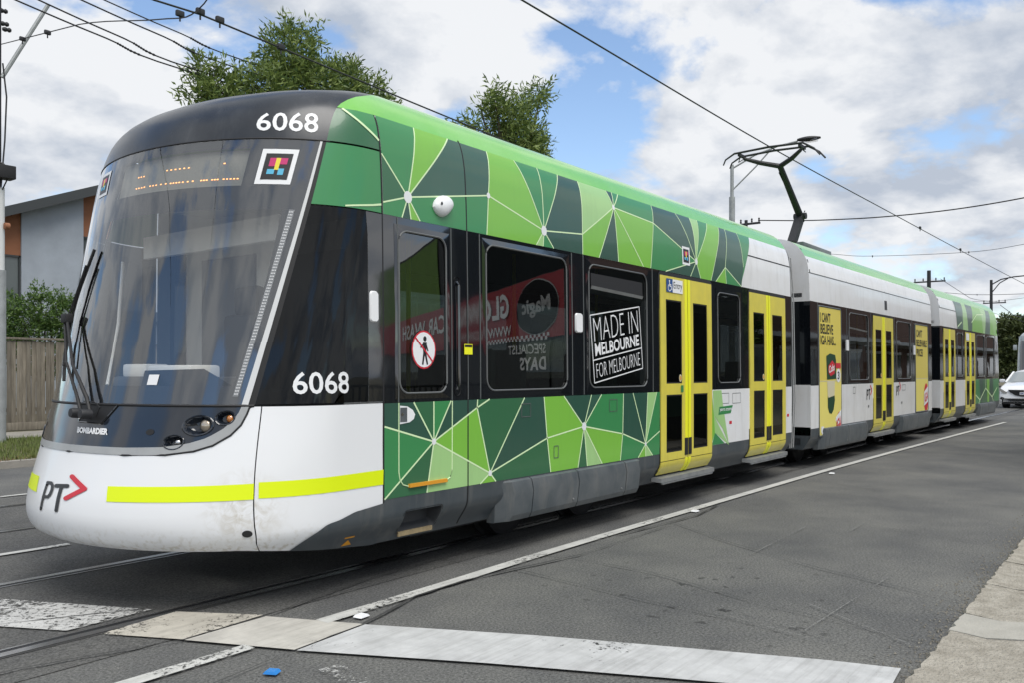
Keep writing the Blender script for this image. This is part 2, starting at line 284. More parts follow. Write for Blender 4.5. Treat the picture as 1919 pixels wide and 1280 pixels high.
def worn_paint(name, col, wear, scale=28, seed=0.0):
    m = bpy.data.materials.new(name); m.use_nodes = True; t = m.node_tree
    b = t.nodes['Principled BSDF']; b.inputs['Roughness'].default_value = 0.7
    o = [n for n in t.nodes if n.type == 'OUTPUT_MATERIAL'][0]
    g = N(t, 'ShaderNodeNewGeometry'); mp = N(t, 'ShaderNodeMapping'); mp.inputs['Location'].default_value = (seed, seed * 2, 0)
    t.links.new(g.outputs['Position'], mp.inputs[0])
    n = N(t, 'ShaderNodeTexNoise'); n.inputs['Scale'].default_value = scale; n.inputs['Detail'].default_value = 10; n.inputs['Roughness'].default_value = 0.75
    t.links.new(mp.outputs[0], n.inputs['Vector'])
    nb = N(t, 'ShaderNodeTexNoise'); nb.inputs['Scale'].default_value = 1.7; nb.inputs['Detail'].default_value = 4; t.links.new(mp.outputs[0], nb.inputs['Vector'])
    mxn = N(t, 'ShaderNodeMath', operation='MULTIPLY_ADD'); mxn.inputs[1].default_value = 0.55; t.links.new(nb.outputs[0], mxn.inputs[0]); t.links.new(n.outputs[0], mxn.inputs[2])
    r = N(t, 'ShaderNodeValToRGB'); r.color_ramp.elements[0].position = wear; r.color_ramp.elements[1].position = wear + 0.07
    t.links.new(mxn.outputs[0], r.inputs[0])
    tr = N(t, 'ShaderNodeBsdfTransparent'); mix = N(t, 'ShaderNodeMixShader')
    t.links.new(r.outputs[0], mix.inputs[0]); t.links.new(tr.outputs[0], mix.inputs[1]); t.links.new(b.outputs[0], mix.inputs[2]); t.links.new(mix.outputs[0], o.inputs[0])
    c = N(t, 'ShaderNodeValToRGB'); c.color_ramp.elements[0].position = 0.3; c.color_ramp.elements[0].color = tuple(v * 0.72 for v in col) + (1,); c.color_ramp.elements[1].position = 0.65; c.color_ramp.elements[1].color = tuple(col) + (1,)
    n3 = N(t, 'ShaderNodeTexNoise'); n3.inputs['Scale'].default_value = 5; n3.inputs['Detail'].default_value = 9; n3.inputs['Roughness'].default_value = 0.7; t.links.new(mp.outputs[0], n3.inputs['Vector'])
    t.links.new(n3.outputs[0], c.inputs[0])
    ms = N(t, 'ShaderNodeMapping'); ms.inputs['Rotation'].default_value = (0, 0, R(-8)); ms.inputs['Scale'].default_value = (1.2, 26, 1); t.links.new(g.outputs['Position'], ms.inputs[0])
    n4 = N(t, 'ShaderNodeTexNoise'); n4.inputs['Scale'].default_value = 1.0; n4.inputs['Detail'].default_value = 6; n4.inputs['Roughness'].default_value = 0.7; t.links.new(ms.outputs[0], n4.inputs['Vector'])
    r4 = N(t, 'ShaderNodeValToRGB'); r4.color_ramp.elements[0].position = 0.36; r4.color_ramp.elements[0].color = (0.62, 0.61, 0.60, 1); r4.color_ramp.elements[1].position = 0.52; r4.color_ramp.elements[1].color = (1, 1, 1, 1); t.links.new(n4.outputs[0], r4.inputs[0])
    m4 = N(t, 'ShaderNodeMixRGB', blend_type='MULTIPLY'); m4.inputs[0].default_value = 0.45; t.links.new(c.outputs[0], m4.inputs[1]); t.links.new(r4.outputs[0], m4.inputs[2])
    t.links.new(m4.outputs[0], b.inputs['Base Color'])
    return m
line_m = worn_paint('line_paint', (0.56, 0.56, 0.53), 0.52)
line_worn = worn_paint('line_paint_worn', (0.56, 0.56, 0.53), 0.63, 34)
stop_m = worn_paint('stop_paint', (0.54, 0.545, 0.54), 0.565, 30)
stop_worn = worn_paint('stop_paint_worn', (0.56, 0.56, 0.54), 0.69, 34, 3.0)
stop_cream = worn_paint('stop_paint_cream', (0.52, 0.49, 0.42), 0.66, 34, 5.0)
stop_cream2 = worn_paint('stop_paint_cream_two', (0.53, 0.51, 0.46), 0.55, 30, 8.0)
concrete = mat('concrete_old', (0.40, 0.372, 0.315), 0.9, var=0.4, vscale=11, vcol=(0.255, 0.232, 0.19), bump=1.0, bscale=55, detail=14)
concrete2 = mat('concrete_patch', (0.40, 0.385, 0.34), 0.9, var=0.2, vscale=6, bump=0.3, bscale=60)
concrete3 = mat('concrete_path', (0.33, 0.31, 0.275), 0.9, var=0.3, vscale=4, bump=0.3, bscale=40)
dirt = mat('verge_dirt', (0.14, 0.115, 0.075), 0.95, var=0.6, vscale=9, vcol=(0.07, 0.075, 0.03), bump=0.9, bscale=30, detail=10)
tar = mat('crack_tar', (0.044, 0.044, 0.043), 0.8)
grassm = mat('grass_blade', (0.150, 0.175, 0.045), 0.8, var=0.5, vscale=3, vcol=(0.075, 0.120, 0.03))
leafm = {}
def leafmat(name, c1, c2):
    m = mat(name, c1, 0.55); t = m.node_tree; b = t.nodes['Principled BSDF']
    g = N(t, 'ShaderNodeNewGeometry')
    r = N(t, 'ShaderNodeValToRGB'); r.color_ramp.elements[0].color = tuple(c1) + (1,); r.color_ramp.elements[1].color = tuple(c2) + (1,)
    t.links.new(g.outputs['Random Per Island'], r.inputs[0]); t.links.new(r.outputs[0], b.inputs['Base Color'])
    o = [n for n in t.nodes if n.type == 'OUTPUT_MATERIAL'][0]
    tl = N(t, 'ShaderNodeBsdfTranslucent'); t.links.new(r.outputs[0], tl.inputs[0]); mix = N(t, 'ShaderNodeMixShader'); mix.inputs[0].default_value = 0.28
    t.links.new(b.outputs[0], mix.inputs[1]); t.links.new(tl.outputs[0], mix.inputs[2]); t.links.new(mix.outputs[0], o.inputs[0])
    return m
leafA = leafmat('leaf_olive', (0.055, 0.105, 0.028), (0.25, 0.32, 0.08))
leafB = leafmat('leaf_hedge', (0.035, 0.090, 0.020), (0.150, 0.240, 0.050))
leafC = leafmat('leaf_far', (0.045, 0.070, 0.022), (0.120, 0.145, 0.045))
bark = mat('bark', (0.10, 0.08, 0.06), 0.9, var=0.5, vscale=12, bump=0.6, bscale=20)
wallgrey = mat('rendered_wall', (0.36, 0.40, 0.45), 0.85, var=0.16, vscale=1.5, bump=0.15, bscale=30)
terracotta = mat('terracotta_panel', (0.300, 0.125, 0.062), 0.8, var=0.15, vscale=2)
gutter = mat('dark_gutter', (0.045, 0.050, 0.052), 0.5)
winglass = mat('house_window_glass', (0.09, 0.11, 0.11), 0.1, coat=0.5)

# ------------------------------------------------------------------ mesh helpers
class MB:
    def __init__(s): s.v = []; s.f = []; s.m = []; s.sm = []
    def add(s, vs, fs, mi=0, smooth=False):
        b = len(s.v); s.v += [tuple(v) for v in vs]
        for f in fs: s.f.append([i + b for i in f]); s.m.append(mi); s.sm.append(smooth)
        return s
    def box(s, x0, x1, y0, y1, z0, z1, mi=0):
        vs = [(x, y, z) for x in (x0, x1) for y in (y0, y1) for z in (z0, z1)]
        return s.add(vs, [(0, 1, 3, 2), (4, 6, 7, 5), (0, 4, 5, 1), (2, 3, 7, 6), (0, 2, 6, 4), (1, 5, 7, 3)], mi)
    def bbox(s, c, sz, b=0.01, mi=0, rot=None):
        """box with chamfered edges"""
        hx, hy, hz = sz[0] / 2, sz[1] / 2, sz[2] / 2
        bm = bmesh.new(); bmesh.ops.create_cube(bm, size=1)
        bmesh.ops.scale(bm, vec=sz, verts=bm.verts)
        bmesh.ops.bevel(bm, geom=bm.edges[:], offset=min(b, min(sz) * .45), segments=2, affect='EDGES', profile=.6)
        M = Matrix.Translation(c) @ (rot.to_4x4() if rot else Matrix.Identity(4))
        bm.verts.ensure_lookup_table()
        vs = [M @ v.co for v in bm.verts]; bm.verts.index_update()
        s.add(vs, [[v.index for v in f.verts] for f in bm.faces], mi); bm.free(); return s
    def quad(s, a, b, c, d, mi=0): return s.add([a, b, c, d], [(0, 1, 2, 3)], mi)
    def grid(s, pts, mi=0, smooth=True, flip=False):
        n, m = len(pts), len(pts[0])
        vs = [p for row in pts for p in row]; fs = []
        for i in range(n - 1):
            for j in range(m - 1):
                q = (i * m + j, i * m + j + 1, (i + 1) * m + j + 1, (i + 1) * m + j)
                fs.append(q[::-1] if flip else q)
        return s.add(vs, fs, mi, smooth)
    def tube(s, pts, r, n=8, mi=0, cap=True):
        pts = [Vector(p) for p in pts]; k = len(pts)
        rs = r if isinstance(r, (list, tuple)) else [r] * k
        rows = []
        for i, p in enumerate(pts):
            d = (pts[min(i + 1, k - 1)] - pts[max(i - 1, 0)]).normalized()
            a = d.cross(Vector((0, 0, 1)) if abs(d.z) < .95 else Vector((1, 0, 0))).normalized(); b = d.cross(a)
            rows.append([p + (a * math.cos(2 * math.pi * j / n) + b * math.sin(2 * math.pi * j / n)) * rs[i] for j in range(n)])
        vs = [v for row in rows for v in row]; fs = []
        for i in range(k - 1):
            for j in range(n): fs.append((i * n + j, i * n + (j + 1) % n, (i + 1) * n + (j + 1) % n, (i + 1) * n + j))
        s.add(vs, fs, mi, True)
        if cap:
            s.add(rows[0], [tuple(range(n))[::-1]], mi); s.add(rows[-1], [tuple(range(n))], mi)
        return s
    def bar(s, a, b, w, h, mi=0):
        a, b = Vector(a), Vector(b); d = (b - a).normalized()
        x = d.cross(Vector((0, 0, 1)) if abs(d.z) < .95 else Vector((1, 0, 0))).normalized() * w / 2; y = d.cross(x).normalized() * h / 2
        vs = [p + sx * x + sy * y for p in (a, b) for sx, sy in ((-1, -1), (1, -1), (1, 1), (-1, 1))]
        return s.add(vs, [(3, 2, 1, 0), (4, 5, 6, 7), (0, 1, 5, 4), (1, 2, 6, 5), (2, 3, 7, 6), (3, 0, 4, 7)], mi)
    def lathe(s, c, axis, prof, n=20, mi=0):
        axis = Vector(axis).normalized(); c = Vector(c)
        a = axis.cross(Vector((0, 0, 1)) if abs(axis.z) < .9 else Vector((1, 0, 0))).normalized(); b = axis.cross(a)
        rows = [[c + axis * h + (a * math.cos(2 * math.pi * j / n) + b * math.sin(2 * math.pi * j / n)) * r for j in range(n + 1)] for r, h in prof]
        return s.grid(rows, mi)
    def xf(s, fn): s.v = [tuple(fn(Vector(v))) for v in s.v]; return s

def obj(name, mb, mats, parent=None, loc=None, rz=None, angle=35):
    me = bpy.data.meshes.new(name)
    me.from_pydata(mb.v, [], mb.f)
    if not isinstance(mats, (list, tuple)): mats = [mats]
    for m in mats: me.materials.append(m)
    me.polygons.foreach_set('material_index', mb.m)
    me.polygons.foreach_set('use_smooth', [True] * len(mb.f))
    me.update()
    bm = bmesh.new(); bm.from_mesh(me); bmesh.ops.remove_doubles(bm, verts=bm.verts, dist=1e-5)
    bm.to_mesh(me); bm.free()
    me.set_sharp_from_angle(angle=R(angle))
    o = bpy.data.objects.new(name, me); C.objects.link(o)
    if parent: o.parent = parent
    if loc: o.location = loc
    if rz is not None: o.rotation_euler = (0, 0, rz)
    return o
def tag(o, label=None, cat=None, group=None, kind=None):
    if label: o['label'] = label
    if cat: o['category'] = cat
    if group: o['group'] = group
    if kind: o['kind'] = kind
    return o
def empty(name, loc=(0, 0, 0), rz=0.0):
    o = bpy.data.objects.new(name, None); C.objects.link(o); o.location = loc; o.rotation_euler = (0, 0, rz); o.empty_display_size = .2; return o
def place(o, F):
    o.location = (F[0], F[1], 0); o.rotation_euler = (0, 0, F[2]); return o
def dup(o, parent=None):
    c = o.copy(); C.objects.link(c); c.parent = parent
    for ch in o.children: dup(ch, c)
    return c

# ------------------------------------------------------------------ tram body surface
def pchip(tab):
    X = [a for a, _ in tab]; Y = [b for _, b in tab]; n = len(X)
    d = [(Y[i + 1] - Y[i]) / (X[i + 1] - X[i]) for i in range(n - 1)]
    m = [d[0]] + [0 if d[i - 1] * d[i] <= 0 else 2 * d[i - 1] * d[i] / (d[i - 1] + d[i]) for i in range(1, n - 1)] + [d[-1]]
    def f(x):
        if x <= X[0]: return Y[0]
        if x >= X[-1]: return Y[-1]
        i = 0
        while X[i + 1] < x: i += 1
        h = X[i + 1] - X[i]; t = (x - X[i]) / h
        return (2*t**3-3*t*t+1)*Y[i] + (t**3-2*t*t+t)*h*m[i] + (-2*t**3+3*t*t)*Y[i+1] + (t**3-t*t)*h*m[i+1]
    return f
WT = [(.24,1.19),(.30,1.22),(.48,1.322),(.60,1.325),(1.19,1.325),(2.40,1.312),(2.80,1.295),(2.95,1.272),(3.03,1.245),(3.10,1.205),(3.17,1.155),(3.23,1.09),(3.28,1.0),(3.315,.87),(3.335,.65),(3.345,.38),(3.35,0.)]
X0 = [(.27,2.62),(.36,2.50),(.40,2.43),(.46,2.395),(.52,2.385),(.62,2.40),(.75,2.44),(.90,2.49),(1.0,2.52),(1.19,2.575),(1.6,2.665),(2.2,2.785),(2.8,2.91),(2.95,2.965),(3.05,3.035),(3.12,3.12),(3.17,3.22),(3.21,3.35),(3.245,3.51),(3.28,3.73),(3.31,3.98),(3.335,4.25),(3.35,4.55)]
XS = [(.3,3.48),(.8,3.45),(1.19,3.5),(2.8,3.80),(3.15,3.85),(3.25,4.0),(3.35,4.6)]
fW, fX0, fXS = pchip(WT), pchip(X0), pchip(XS)
ZTOP = 3.35
def S0(u, z):
    w, xs = fW(z), fXS(z); a = abs(u); s = -1 if u >= 0 else 1
    if a <= 1:
        p = a * math.pi / 2; return Vector((xs - max(xs - fX0(z), 1e-4) * math.cos(p), s * w * math.sin(p), z))
    return Vector((xs + a - 1, s * w, z))
def SU(u, z, off=0.0):
    p = S0(u, z)
    if off:
        e = .004
        n = (S0(u + e, z) - S0(u - e, z)).cross(S0(u, min(z + e, ZTOP)) - S0(u, z - e))
        if n.length > 1e-12:
            n.normalize()
            if n.dot(p - Vector((4.5, 0, 1.5))) < 0: n = -n
            p = p + n * off
    return p
def SX(x, z, off=0.0, side=-1):
    w = fW(z); e = .004; dw = (fW(min(z + e, ZTOP)) - fW(z - e)) / (2 * e)
    n = Vector((0, 1, -dw)).normalized()
    return Vector((x, side * (w + n.y * off), z + n.z * off))
def u_at_x(x, z): return 1 + x - fXS(z)

def resample(pl, n):
    L = [0]
    for a, b in zip(pl, pl[1:]): L.append(L[-1] + math.hypot(b[0] - a[0], (b[1] - a[1]) * .6))
    out = []
    for i in range(n + 1):
        t = L[-1] * i / n; k = 0
        while k < len(pl) - 2 and L[k + 1] < t: k += 1
        f = (t - L[k]) / max(L[k + 1] - L[k], 1e-9)
        out.append((pl[k][0] + (pl[k + 1][0] - pl[k][0]) * f, pl[k][1] + (pl[k + 1][1] - pl[k][1]) * f))
    return out
def ustrip(mb, lo, hi, nu, nv, off=0.0, mi=0, match=False):
    a = lo if match else resample(lo, nu); b = hi if match else resample(hi, nu)
    rows = []
    for (u0, z0), (u1, z1) in zip(a, b):
        rows.append([SU(u0 + (u1 - u0) * j / nv, z0 + (z1 - z0) * j / nv, off) for j in range(nv + 1)])
    mb.grid(rows, mi); return mb
def mirror_sym(pl): return [(-u, z) for u, z in reversed(pl)] + [p for p in pl if p[0] > 1e-6]
def uquad(mb, q, off, nu=4, nv=4, mi=0):
    """q: bl, br, tr, tl in (u,z)"""
    bl, br, tr, tl = q; rows = []
    for i in range(nu + 1):
        s = i / nu; a = [bl[k] + (br[k] - bl[k]) * s for k in (0, 1)]; b = [tl[k] + (tr[k] - tl[k]) * s for k in (0, 1)]
        rows.append([SU(a[0] + (b[0] - a[0]) * j / nv, a[1] + (b[1] - a[1]) * j / nv, off) for j in range(nv + 1)])
    mb.grid(rows, mi); return mb
def xquad(mb, x0, x1, z0, z1, off, nz=None, mi=0, side=-1, nx=1):
    nz = nz or max(1, int(abs(z1 - z0) / .12))
    rows = [[SX(x0 + (x1 - x0) * i / nx, z0 + (z1 - z0) * j / nz, off, side) for j in range(nz + 1)] for i in range(nx + 1)]
    mb.grid(rows, mi); return mb
def xslab(mb, x0, x1, z0, z1, off, depth=.012, mi=0, side=-1):
    """a plate standing proud of the body side, with edges"""
    nz = max(1, int(abs(z1 - z0) / (.12 if z0 >= .6 else .02))); zs = [z0 + (z1 - z0) * j / nz for j in range(nz + 1)]
    f = [[SX(x, z, off, side) for z in zs] for x in (x0, x1)]
    b = [[SX(x, z, off - depth, side) for z in zs] for x in (x0, x1)]
    mb.grid(f, mi); mb.grid([b[0], f[0]], mi); mb.grid([f[1], b[1]], mi)
    for k in (0, -1): mb.add([f[0][k], f[1][k], b[1][k], b[0][k]], [(0, 1, 2, 3)], mi)
    return mb
def rrect(x0, x1, z0, z1, r, n=6):
    pts = []
    for cx, cz, a0 in ((x1 - r, z1 - r, 0), (x0 + r, z1 - r, 90), (x0 + r, z0 + r, 180), (x1 - r, z0 + r, 270)):
        for i in range(n + 1):
            a = R(a0 + 90 * i / n); pts.append((cx + r * math.cos(a), cz + r * math.sin(a)))
    return pts
def ring(mb, outer, inner, offo, offi, fn=SX, mi=0):
    n = len(outer)
    rows = [[fn(*outer[i % n], offo) for i in range(n + 1)], [fn(*inner[i % n], offi) for i in range(n + 1)]]
    mb.grid([list(r) for r in zip(*rows)], mi); return mb
def bead(mb, loop, rad, off, fn=SX, mi=0, closed=True):
    pts = [fn(*p, off) for p in loop]
    if closed: pts = pts + [pts[0], pts[1]]
    mb.tube(pts, rad, 6, mi, cap=not closed); return mb
def polyfill(mb, poly, off, fn=SX, zcuts=(), xcuts=(), mi=0):
    """planar polygon in (x,z) or (u,z), cut along z (and x) so that it follows the curved body"""
    bm = bmesh.new(); vs = [bm.verts.new((p[0], 0, p[1])) for p in poly]
    try: bm.faces.new(vs)
    except ValueError: bm.free(); return mb
    for ax, cuts in ((2, zcuts), (0, xcuts)):
        for c in cuts:
            co = [0, 0, 0]; no = [0, 0, 0]; co[ax] = c; no[ax] = 1
            bmesh.ops.bisect_plane(bm, geom=bm.verts[:] + bm.edges[:] + bm.faces[:], plane_co=co, plane_no=no)
    bmesh.ops.triangulate(bm, faces=bm.faces[:])
    bm.verts.index_update()
    mb.add([fn(v.co.x, v.co.z, off) for v in bm.verts], [[v.index for v in f.verts] for f in bm.faces], mi); bm.free(); return mb
def lineseg(mb, a, b, w0, w1, off, fn=SX, n=None, mi=0):
    dx, dz = b[0] - a[0], b[1] - a[1]; L = math.hypot(dx, dz)
    if L < 1e-6: return mb
    px, pz = -dz / L, dx / L; n = n or max(1, int(L / .035)); rows = []
    for i in range(n + 1):
        t = i / n; w = (w0 + (w1 - w0) * t) / 2; x, z = a[0] + dx * t, a[1] + dz * t
        rows.append([fn(x - px * w, z - pz * w, off), fn(x + px * w, z + pz * w, off)])
    mb.grid(rows, mi); return mb
def disc(mb, c, rx, rz, off, fn=SX, n=20, mi=0):
    vs = [fn(c[0], c[1], off)] + [fn(c[0] + rx * math.cos(2 * math.pi * i / n), c[1] + rz * math.sin(2 * math.pi * i / n), off) for i in range(n)]
    mb.add(vs, [(0, 1 + i, 1 + (i + 1) % n) for i in range(n)], mi); return mb

_tc = {}
def textmesh(s, bold=0.0, shear=0.0):
    """flat lettering as triangles in a unit box (0..1, 0..1)"""
    key = (s, bold, shear)
    if key in _tc: return _tc[key]
    cu = bpy.data.curves.new('lettering', 'FONT'); cu.body = s; cu.offset = bold; cu.shear = shear; cu.resolution_u = 3; cu.fill_mode = 'FRONT'
    o = bpy.data.objects.new('lettering', cu); C.objects.link(o)
    dg = bpy.context.evaluated_depsgraph_get(); dg.update(); me = o.evaluated_get(dg).to_mesh()
    vs = [(v.co.x, v.co.y) for v in me.vertices]; fs = [list(p.vertices) for p in me.polygons]
    o.evaluated_get(dg).to_mesh_clear(); bpy.data.objects.remove(o); bpy.data.curves.remove(cu)
    x0, x1 = min(v[0] for v in vs), max(v[0] for v in vs); y0, y1 = min(v[1] for v in vs), max(v[1] for v in vs)
    r = ([((x - x0) / (x1 - x0), (y - y0) / (y1 - y0)) for x, y in vs], fs); _tc[key] = r; return r
def text_on(mb, s, q, off, fn=SX, bold=0.0, shear=0.0, mi=0):
    """q: bl, br, tr, tl on the surface"""
    vs, fs = textmesh(s, bold, shear); bl, br, tr, tl = q; P = []
    for a, b in vs:
        x = (bl[0]*(1-a)+br[0]*a)*(1-b) + (tl[0]*(1-a)+tr[0]*a)*b
        z = (bl[1]*(1-a)+br[1]*a)*(1-b) + (tl[1]*(1-a)+tr[1]*a)*b
        P.append(fn(x, z, off))
    mb.add(P, fs, mi); return mb
def rectq(x0, x1, z0, z1): return ((x0, z0), (x1, z0), (x1, z1), (x0, z1))

# ================================================================== the tram
tram = empty('tram', (7.0, 0, 0))
tag(tram, 'long green and white articulated tram with charcoal front and yellow doors', 'tram')
TP = Vector((-7.0, 0, 0))
def part(name, mb, mats, F=(0, 0, 0), parent=None, angle=35):
    """part of the tram; F places the section it belongs to"""
    o = obj(name, mb, mats, parent or tram, angle=angle)
    if parent is None:
        o.location = (F[0] - 7.0, F[1], 0); o.rotation_euler = (0, 0, F[2])
    return o
F1 = (0, 0, 0); F2 = (11.78, 0.0, R(-0.9)); F3 = (19.826, -0.1264, R(-1.5))
ZS, ZW, ZB, ZC = 1.19, 2.405, 0.578, 3.045
ZR = [3.045, 3.08, 3.12, 3.16, 3.20, 3.24, 3.27, 3.295, 3.315, 3.33, 3.34, 3.347, 3.35]

# ---------- cab nose
rim_o = [(0, .911), (.25, .911), (.389, .919), (.476, .941), (.533, .974), (.582, 1.03), (.609, 1.088), (.621, 1.15), (.626, 1.192)]
rim_i = [(0, .952), (.24, .953), (.371, .962), (.451, .983), (.508, 1.015), (.554, 1.066), (.581, 1.117), (.594, 1.16), (.599, 1.192)]
def zbot(u):
    x = S0(u, .4).x; return .37 if x < 2.9 else max(.28, .37 - (x - 2.9) * .1)
hi = mirror_sym(rim_o + [(.640, 1.192), (.664, 1.192)])
hi = resample(hi, 64)
lo = [(u * 1.055, zbot(u * 1.055)) for u, z in hi]
mb = MB(); ustrip(mb, lo, hi, 64, 16, 0, match=True)
bumper = part('front_bumper', mb, grime_white)
mb = MB(); a = resample(mirror_sym(rim_o), 60); b = resample(mirror_sym(rim_i), 60)
ustrip(mb, a, b, 60, 2, .004, match=True)
# thin black shadow gap outside the rim
rimp = part('mask_rim', mb, rimgrey)
mb = MB(); bead(mb, mirror_sym(rim_o), .006, .002, SU, closed=False); part('rim_seal', mb, rubber, parent=rimp)
mb = MB(); b2 = [(u, min(z + .0, 1.192)) for u, z in b]; top = [(u, 1.192) for u, z in b]
PODS = [(.472, 1.085, .043, .050), (.553, 1.128, .028, .036), (.405, .990, .030, .036)]
bb = resample(mirror_sym(rim_i), 240); ustrip(mb, bb, [(u, 1.192) for u, z in bb], 240, 26, .0, match=True)
def in_pod(j):
    u = bb[j // 26][0]; zl = bb[j // 26][1]; z = zl + (1.192 - zl) * ((j % 26) + .5) / 26
    return any(((abs(u) - pu) / ru) ** 2 + ((z - pz_) / rz) ** 2 < .98 for pu, pz_, ru, rz in PODS)
keep = [j for j in range(len(mb.f)) if not in_pod(j)]
mb.f = [mb.f[j] for j in keep]; mb.m = [mb.m[j] for j in keep]
mask = part('front_mask', mb, maskblack)
# gap between mask and windscreen
mb = MB(); bead(mb, [(-.64 + 1.28 * i / 40, 1.197) for i in range(41)], .009, -.001, SU, closed=False); part('windscreen_seal', mb, rubber)
# corner panels (white, both sides)
for s in (1, -1):
    mb = MB()
    zs = [zbot(.9) + (1.192 - .0 - zbot(.9)) * j / 40 for j in range(41)]
    rows = []
    for i in range(25):
        row = []
        for j in range(41):
            t = j / 40; z = zbot(.9) + (1.192 - zbot(.9)) * t
            ul = .7045 + (.668 - .7045) * t
            ur = u_at_x(3.822, z); u = ul + (ur - ul) * i / 24
            zl = max(z, zbot(u)) if j == 0 else z
            row.append(SU(s * u, zbot(u) + (1.192 - zbot(u)) * t))
        rows.append(row)
    mb.grid(rows)
    cp = part('corner_panel', mb, grime_white if s == 1 else white)
    if s == 1:
        mb = MB(); sw = [(.803, .340), (.883, .427), (.945, .486), (1.124, .533), (1.372, .557)]
        up = resample(sw, 30); ustrip(mb, [(u, zbot(u) + .001) for u, z in up], up, 30, 12, .005, match=True)
        part('swoosh', mb, darkgrey, parent=cp)
        mb = MB(); uquad(mb, ((.704, .673), (1.370, .675), (1.376, .770), (.699, .764)), .003, 12, 2); part('reflective_stripe', mb, hivis, parent=cp)
        mb = MB(); polyfill(mb, [(1.07, .318), (1.155, .318), (1.112, .356)], .006, SU); polyfill(mb, [(1.075, .368), (1.155, .368), (1.155, .378), (1.075, .378)], .006, SU); part('jacking_mark', mb, orangepaint, parent=cp)
# bumper details
mb = MB(); uquad(mb, ((.234, .652), (.688, .669), (.684, .758), (.223, .736)), .003, 14, 2); part('reflective_stripe', mb, hivis, parent=bumper)
mb = MB(); uquad(mb, ((-.330, .650), (-.137, .647), (-.159, .739), (-.340, .735)), .003, 6, 2); part('reflective_stripe', mb, hivis, parent=bumper)
mb = MB()
def ucap(mb, a, b, w, off, mi=0):
    lineseg(mb, a, b, w, w, off, SU, 6, mi)
    for p in (a, b): disc(mb, p, w / 2, w / 2 * 1.0, off, SU, 12, mi)
# PT lettering: stem, bowl, T
k = .0
ucap(mb, (-.068, .560), (-.068, .712), .016, .004)
bowl = [(-.068, .716), (-.042, .718), (-.028, .706), (-.023, .682), (-.026, .655), (-.036, .638), (-.068, .634)]
for a, b in zip(bowl, bowl[1:]): ucap(mb, a, b, .018, .0042)
ucap(mb, (.030, .572), (.026, .706), .019, .004); ucap(mb, (-.006, .708), (.054, .716), .022, .0042)
part('emblem_letters', mb, paintblack, parent=bumper)
mb = MB(); ucap(mb, (.062, .772), (.136, .711), .024, .004); ucap(mb, (.136, .711), (.066, .648), .024, .0045); part('emblem_chevron', mb, paintred, parent=bumper)
mb = MB(); disc(mb, (.672, .476), .016, .020, .003, SU); part('tow_hole', mb, rubber, parent=bumper)
mb = MB(); text_on(mb, 'BOMBARDIER', ((.017, 1.022), (.164, 1.020), (.157, 1.058), (.008, 1.057)), .004, SU, bold=.055, shear=.15); part('maker_lettering', mb, paintwhite, parent=mask)
# lamps on the mask (right side and mirrored left)
def pod(u, z, ru, rz, off, mats, name, parent):
    mb = MB(); n = 24; rows = []
    for k, (f, o) in enumerate(((1.22, -.003), (1.14, .001), (1.02, -.002), (.94, -.012), (.82, -.034), (.55, -.048), (.02, -.050))):
        rows.append([SU(u + ru * f * math.cos(2 * math.pi * i / n), z + rz * f * math.sin(2 * math.pi * i / n), o + .006) for i in range(n + 1)])
    mb.grid(rows); return part(name, mb, mats, parent=parent)
for s in (1, -1):
    for (uc, zc, ru, rz, ul, zl, rl, lens) in ((.472, 1.085, .043, .050, .490, 1.087, .038, warmlens), (.553, 1.128, .028, .036, .565, 1.127, .021, amber), (.405, .990, .030, .036, .414, .991, .020, chrome)):
        p = pod(s * uc, zc, ru, rz, 0, maskblack, 'lamp_recess', mask)
    for (ul, zl, rl, lens, nm) in ((.490, 1.087, .036, warmlens, 'headlight'), (.566, 1.127, .023, amber, 'indicator_lamp'), (.414, .991, .022, chrome, 'position_lamp')):
        c = SU(s * ul, zl, -.018); nrm = (SU(s * ul, zl, .1) - c).normalized(); ax = (nrm + Vector((-.9, 0, -.1))).normalized()
        mb = MB(); mb.lathe(c - ax * .012, ax, [(rl * 1.0, -.012), (rl * 1.12, .008), (rl * 1.05, .013), (rl * .95, .014)], 24, 0)
        hl = part(nm, mb, darkmetal)
        mb = MB(); mb.lathe(c - ax * .012, ax, [(rl * .97, .010), (rl * .85, .017), (rl * .5, .023), (.0005, .025)], 24, 0); part('lens', mb, lens, parent=hl)
        mb = MB(); mb.lathe(c - ax * .012, ax, [(rl * .985, .008), (rl * .87, .021), (rl * .5, .029), (.0005, .031)], 24, 0); part('cover_glass', mb, glass_clear, parent=hl)
    mb = MB(); disc(mb, (s * .319, 1.045), .014, .017, .003, SU); part('coupler_hole', mb, rubber, parent=mask)
# windscreen
BU, TU = .599, .733
ZG0, ZG1 = 1.203, 2.802
def wsu(f, z): return f * (BU + (TU - BU) * (z - ZG0) / (ZG1 - ZG0))
def WS(f, z, off=0): return SU(wsu(f, z), z, off)          # f in -1..1 across the glass
mb = MB(); rows = [[WS(-1 + 2 * i / 48, ZG0 + (ZG1 - ZG0) * j / 28) for j in range(29)] for i in range(49)]; mb.grid(rows)
screen = part('windscreen', mb, glass_front)
def f_of(u, z): return u / (BU + (TU - BU) * (z - ZG0) / (ZG1 - ZG0))
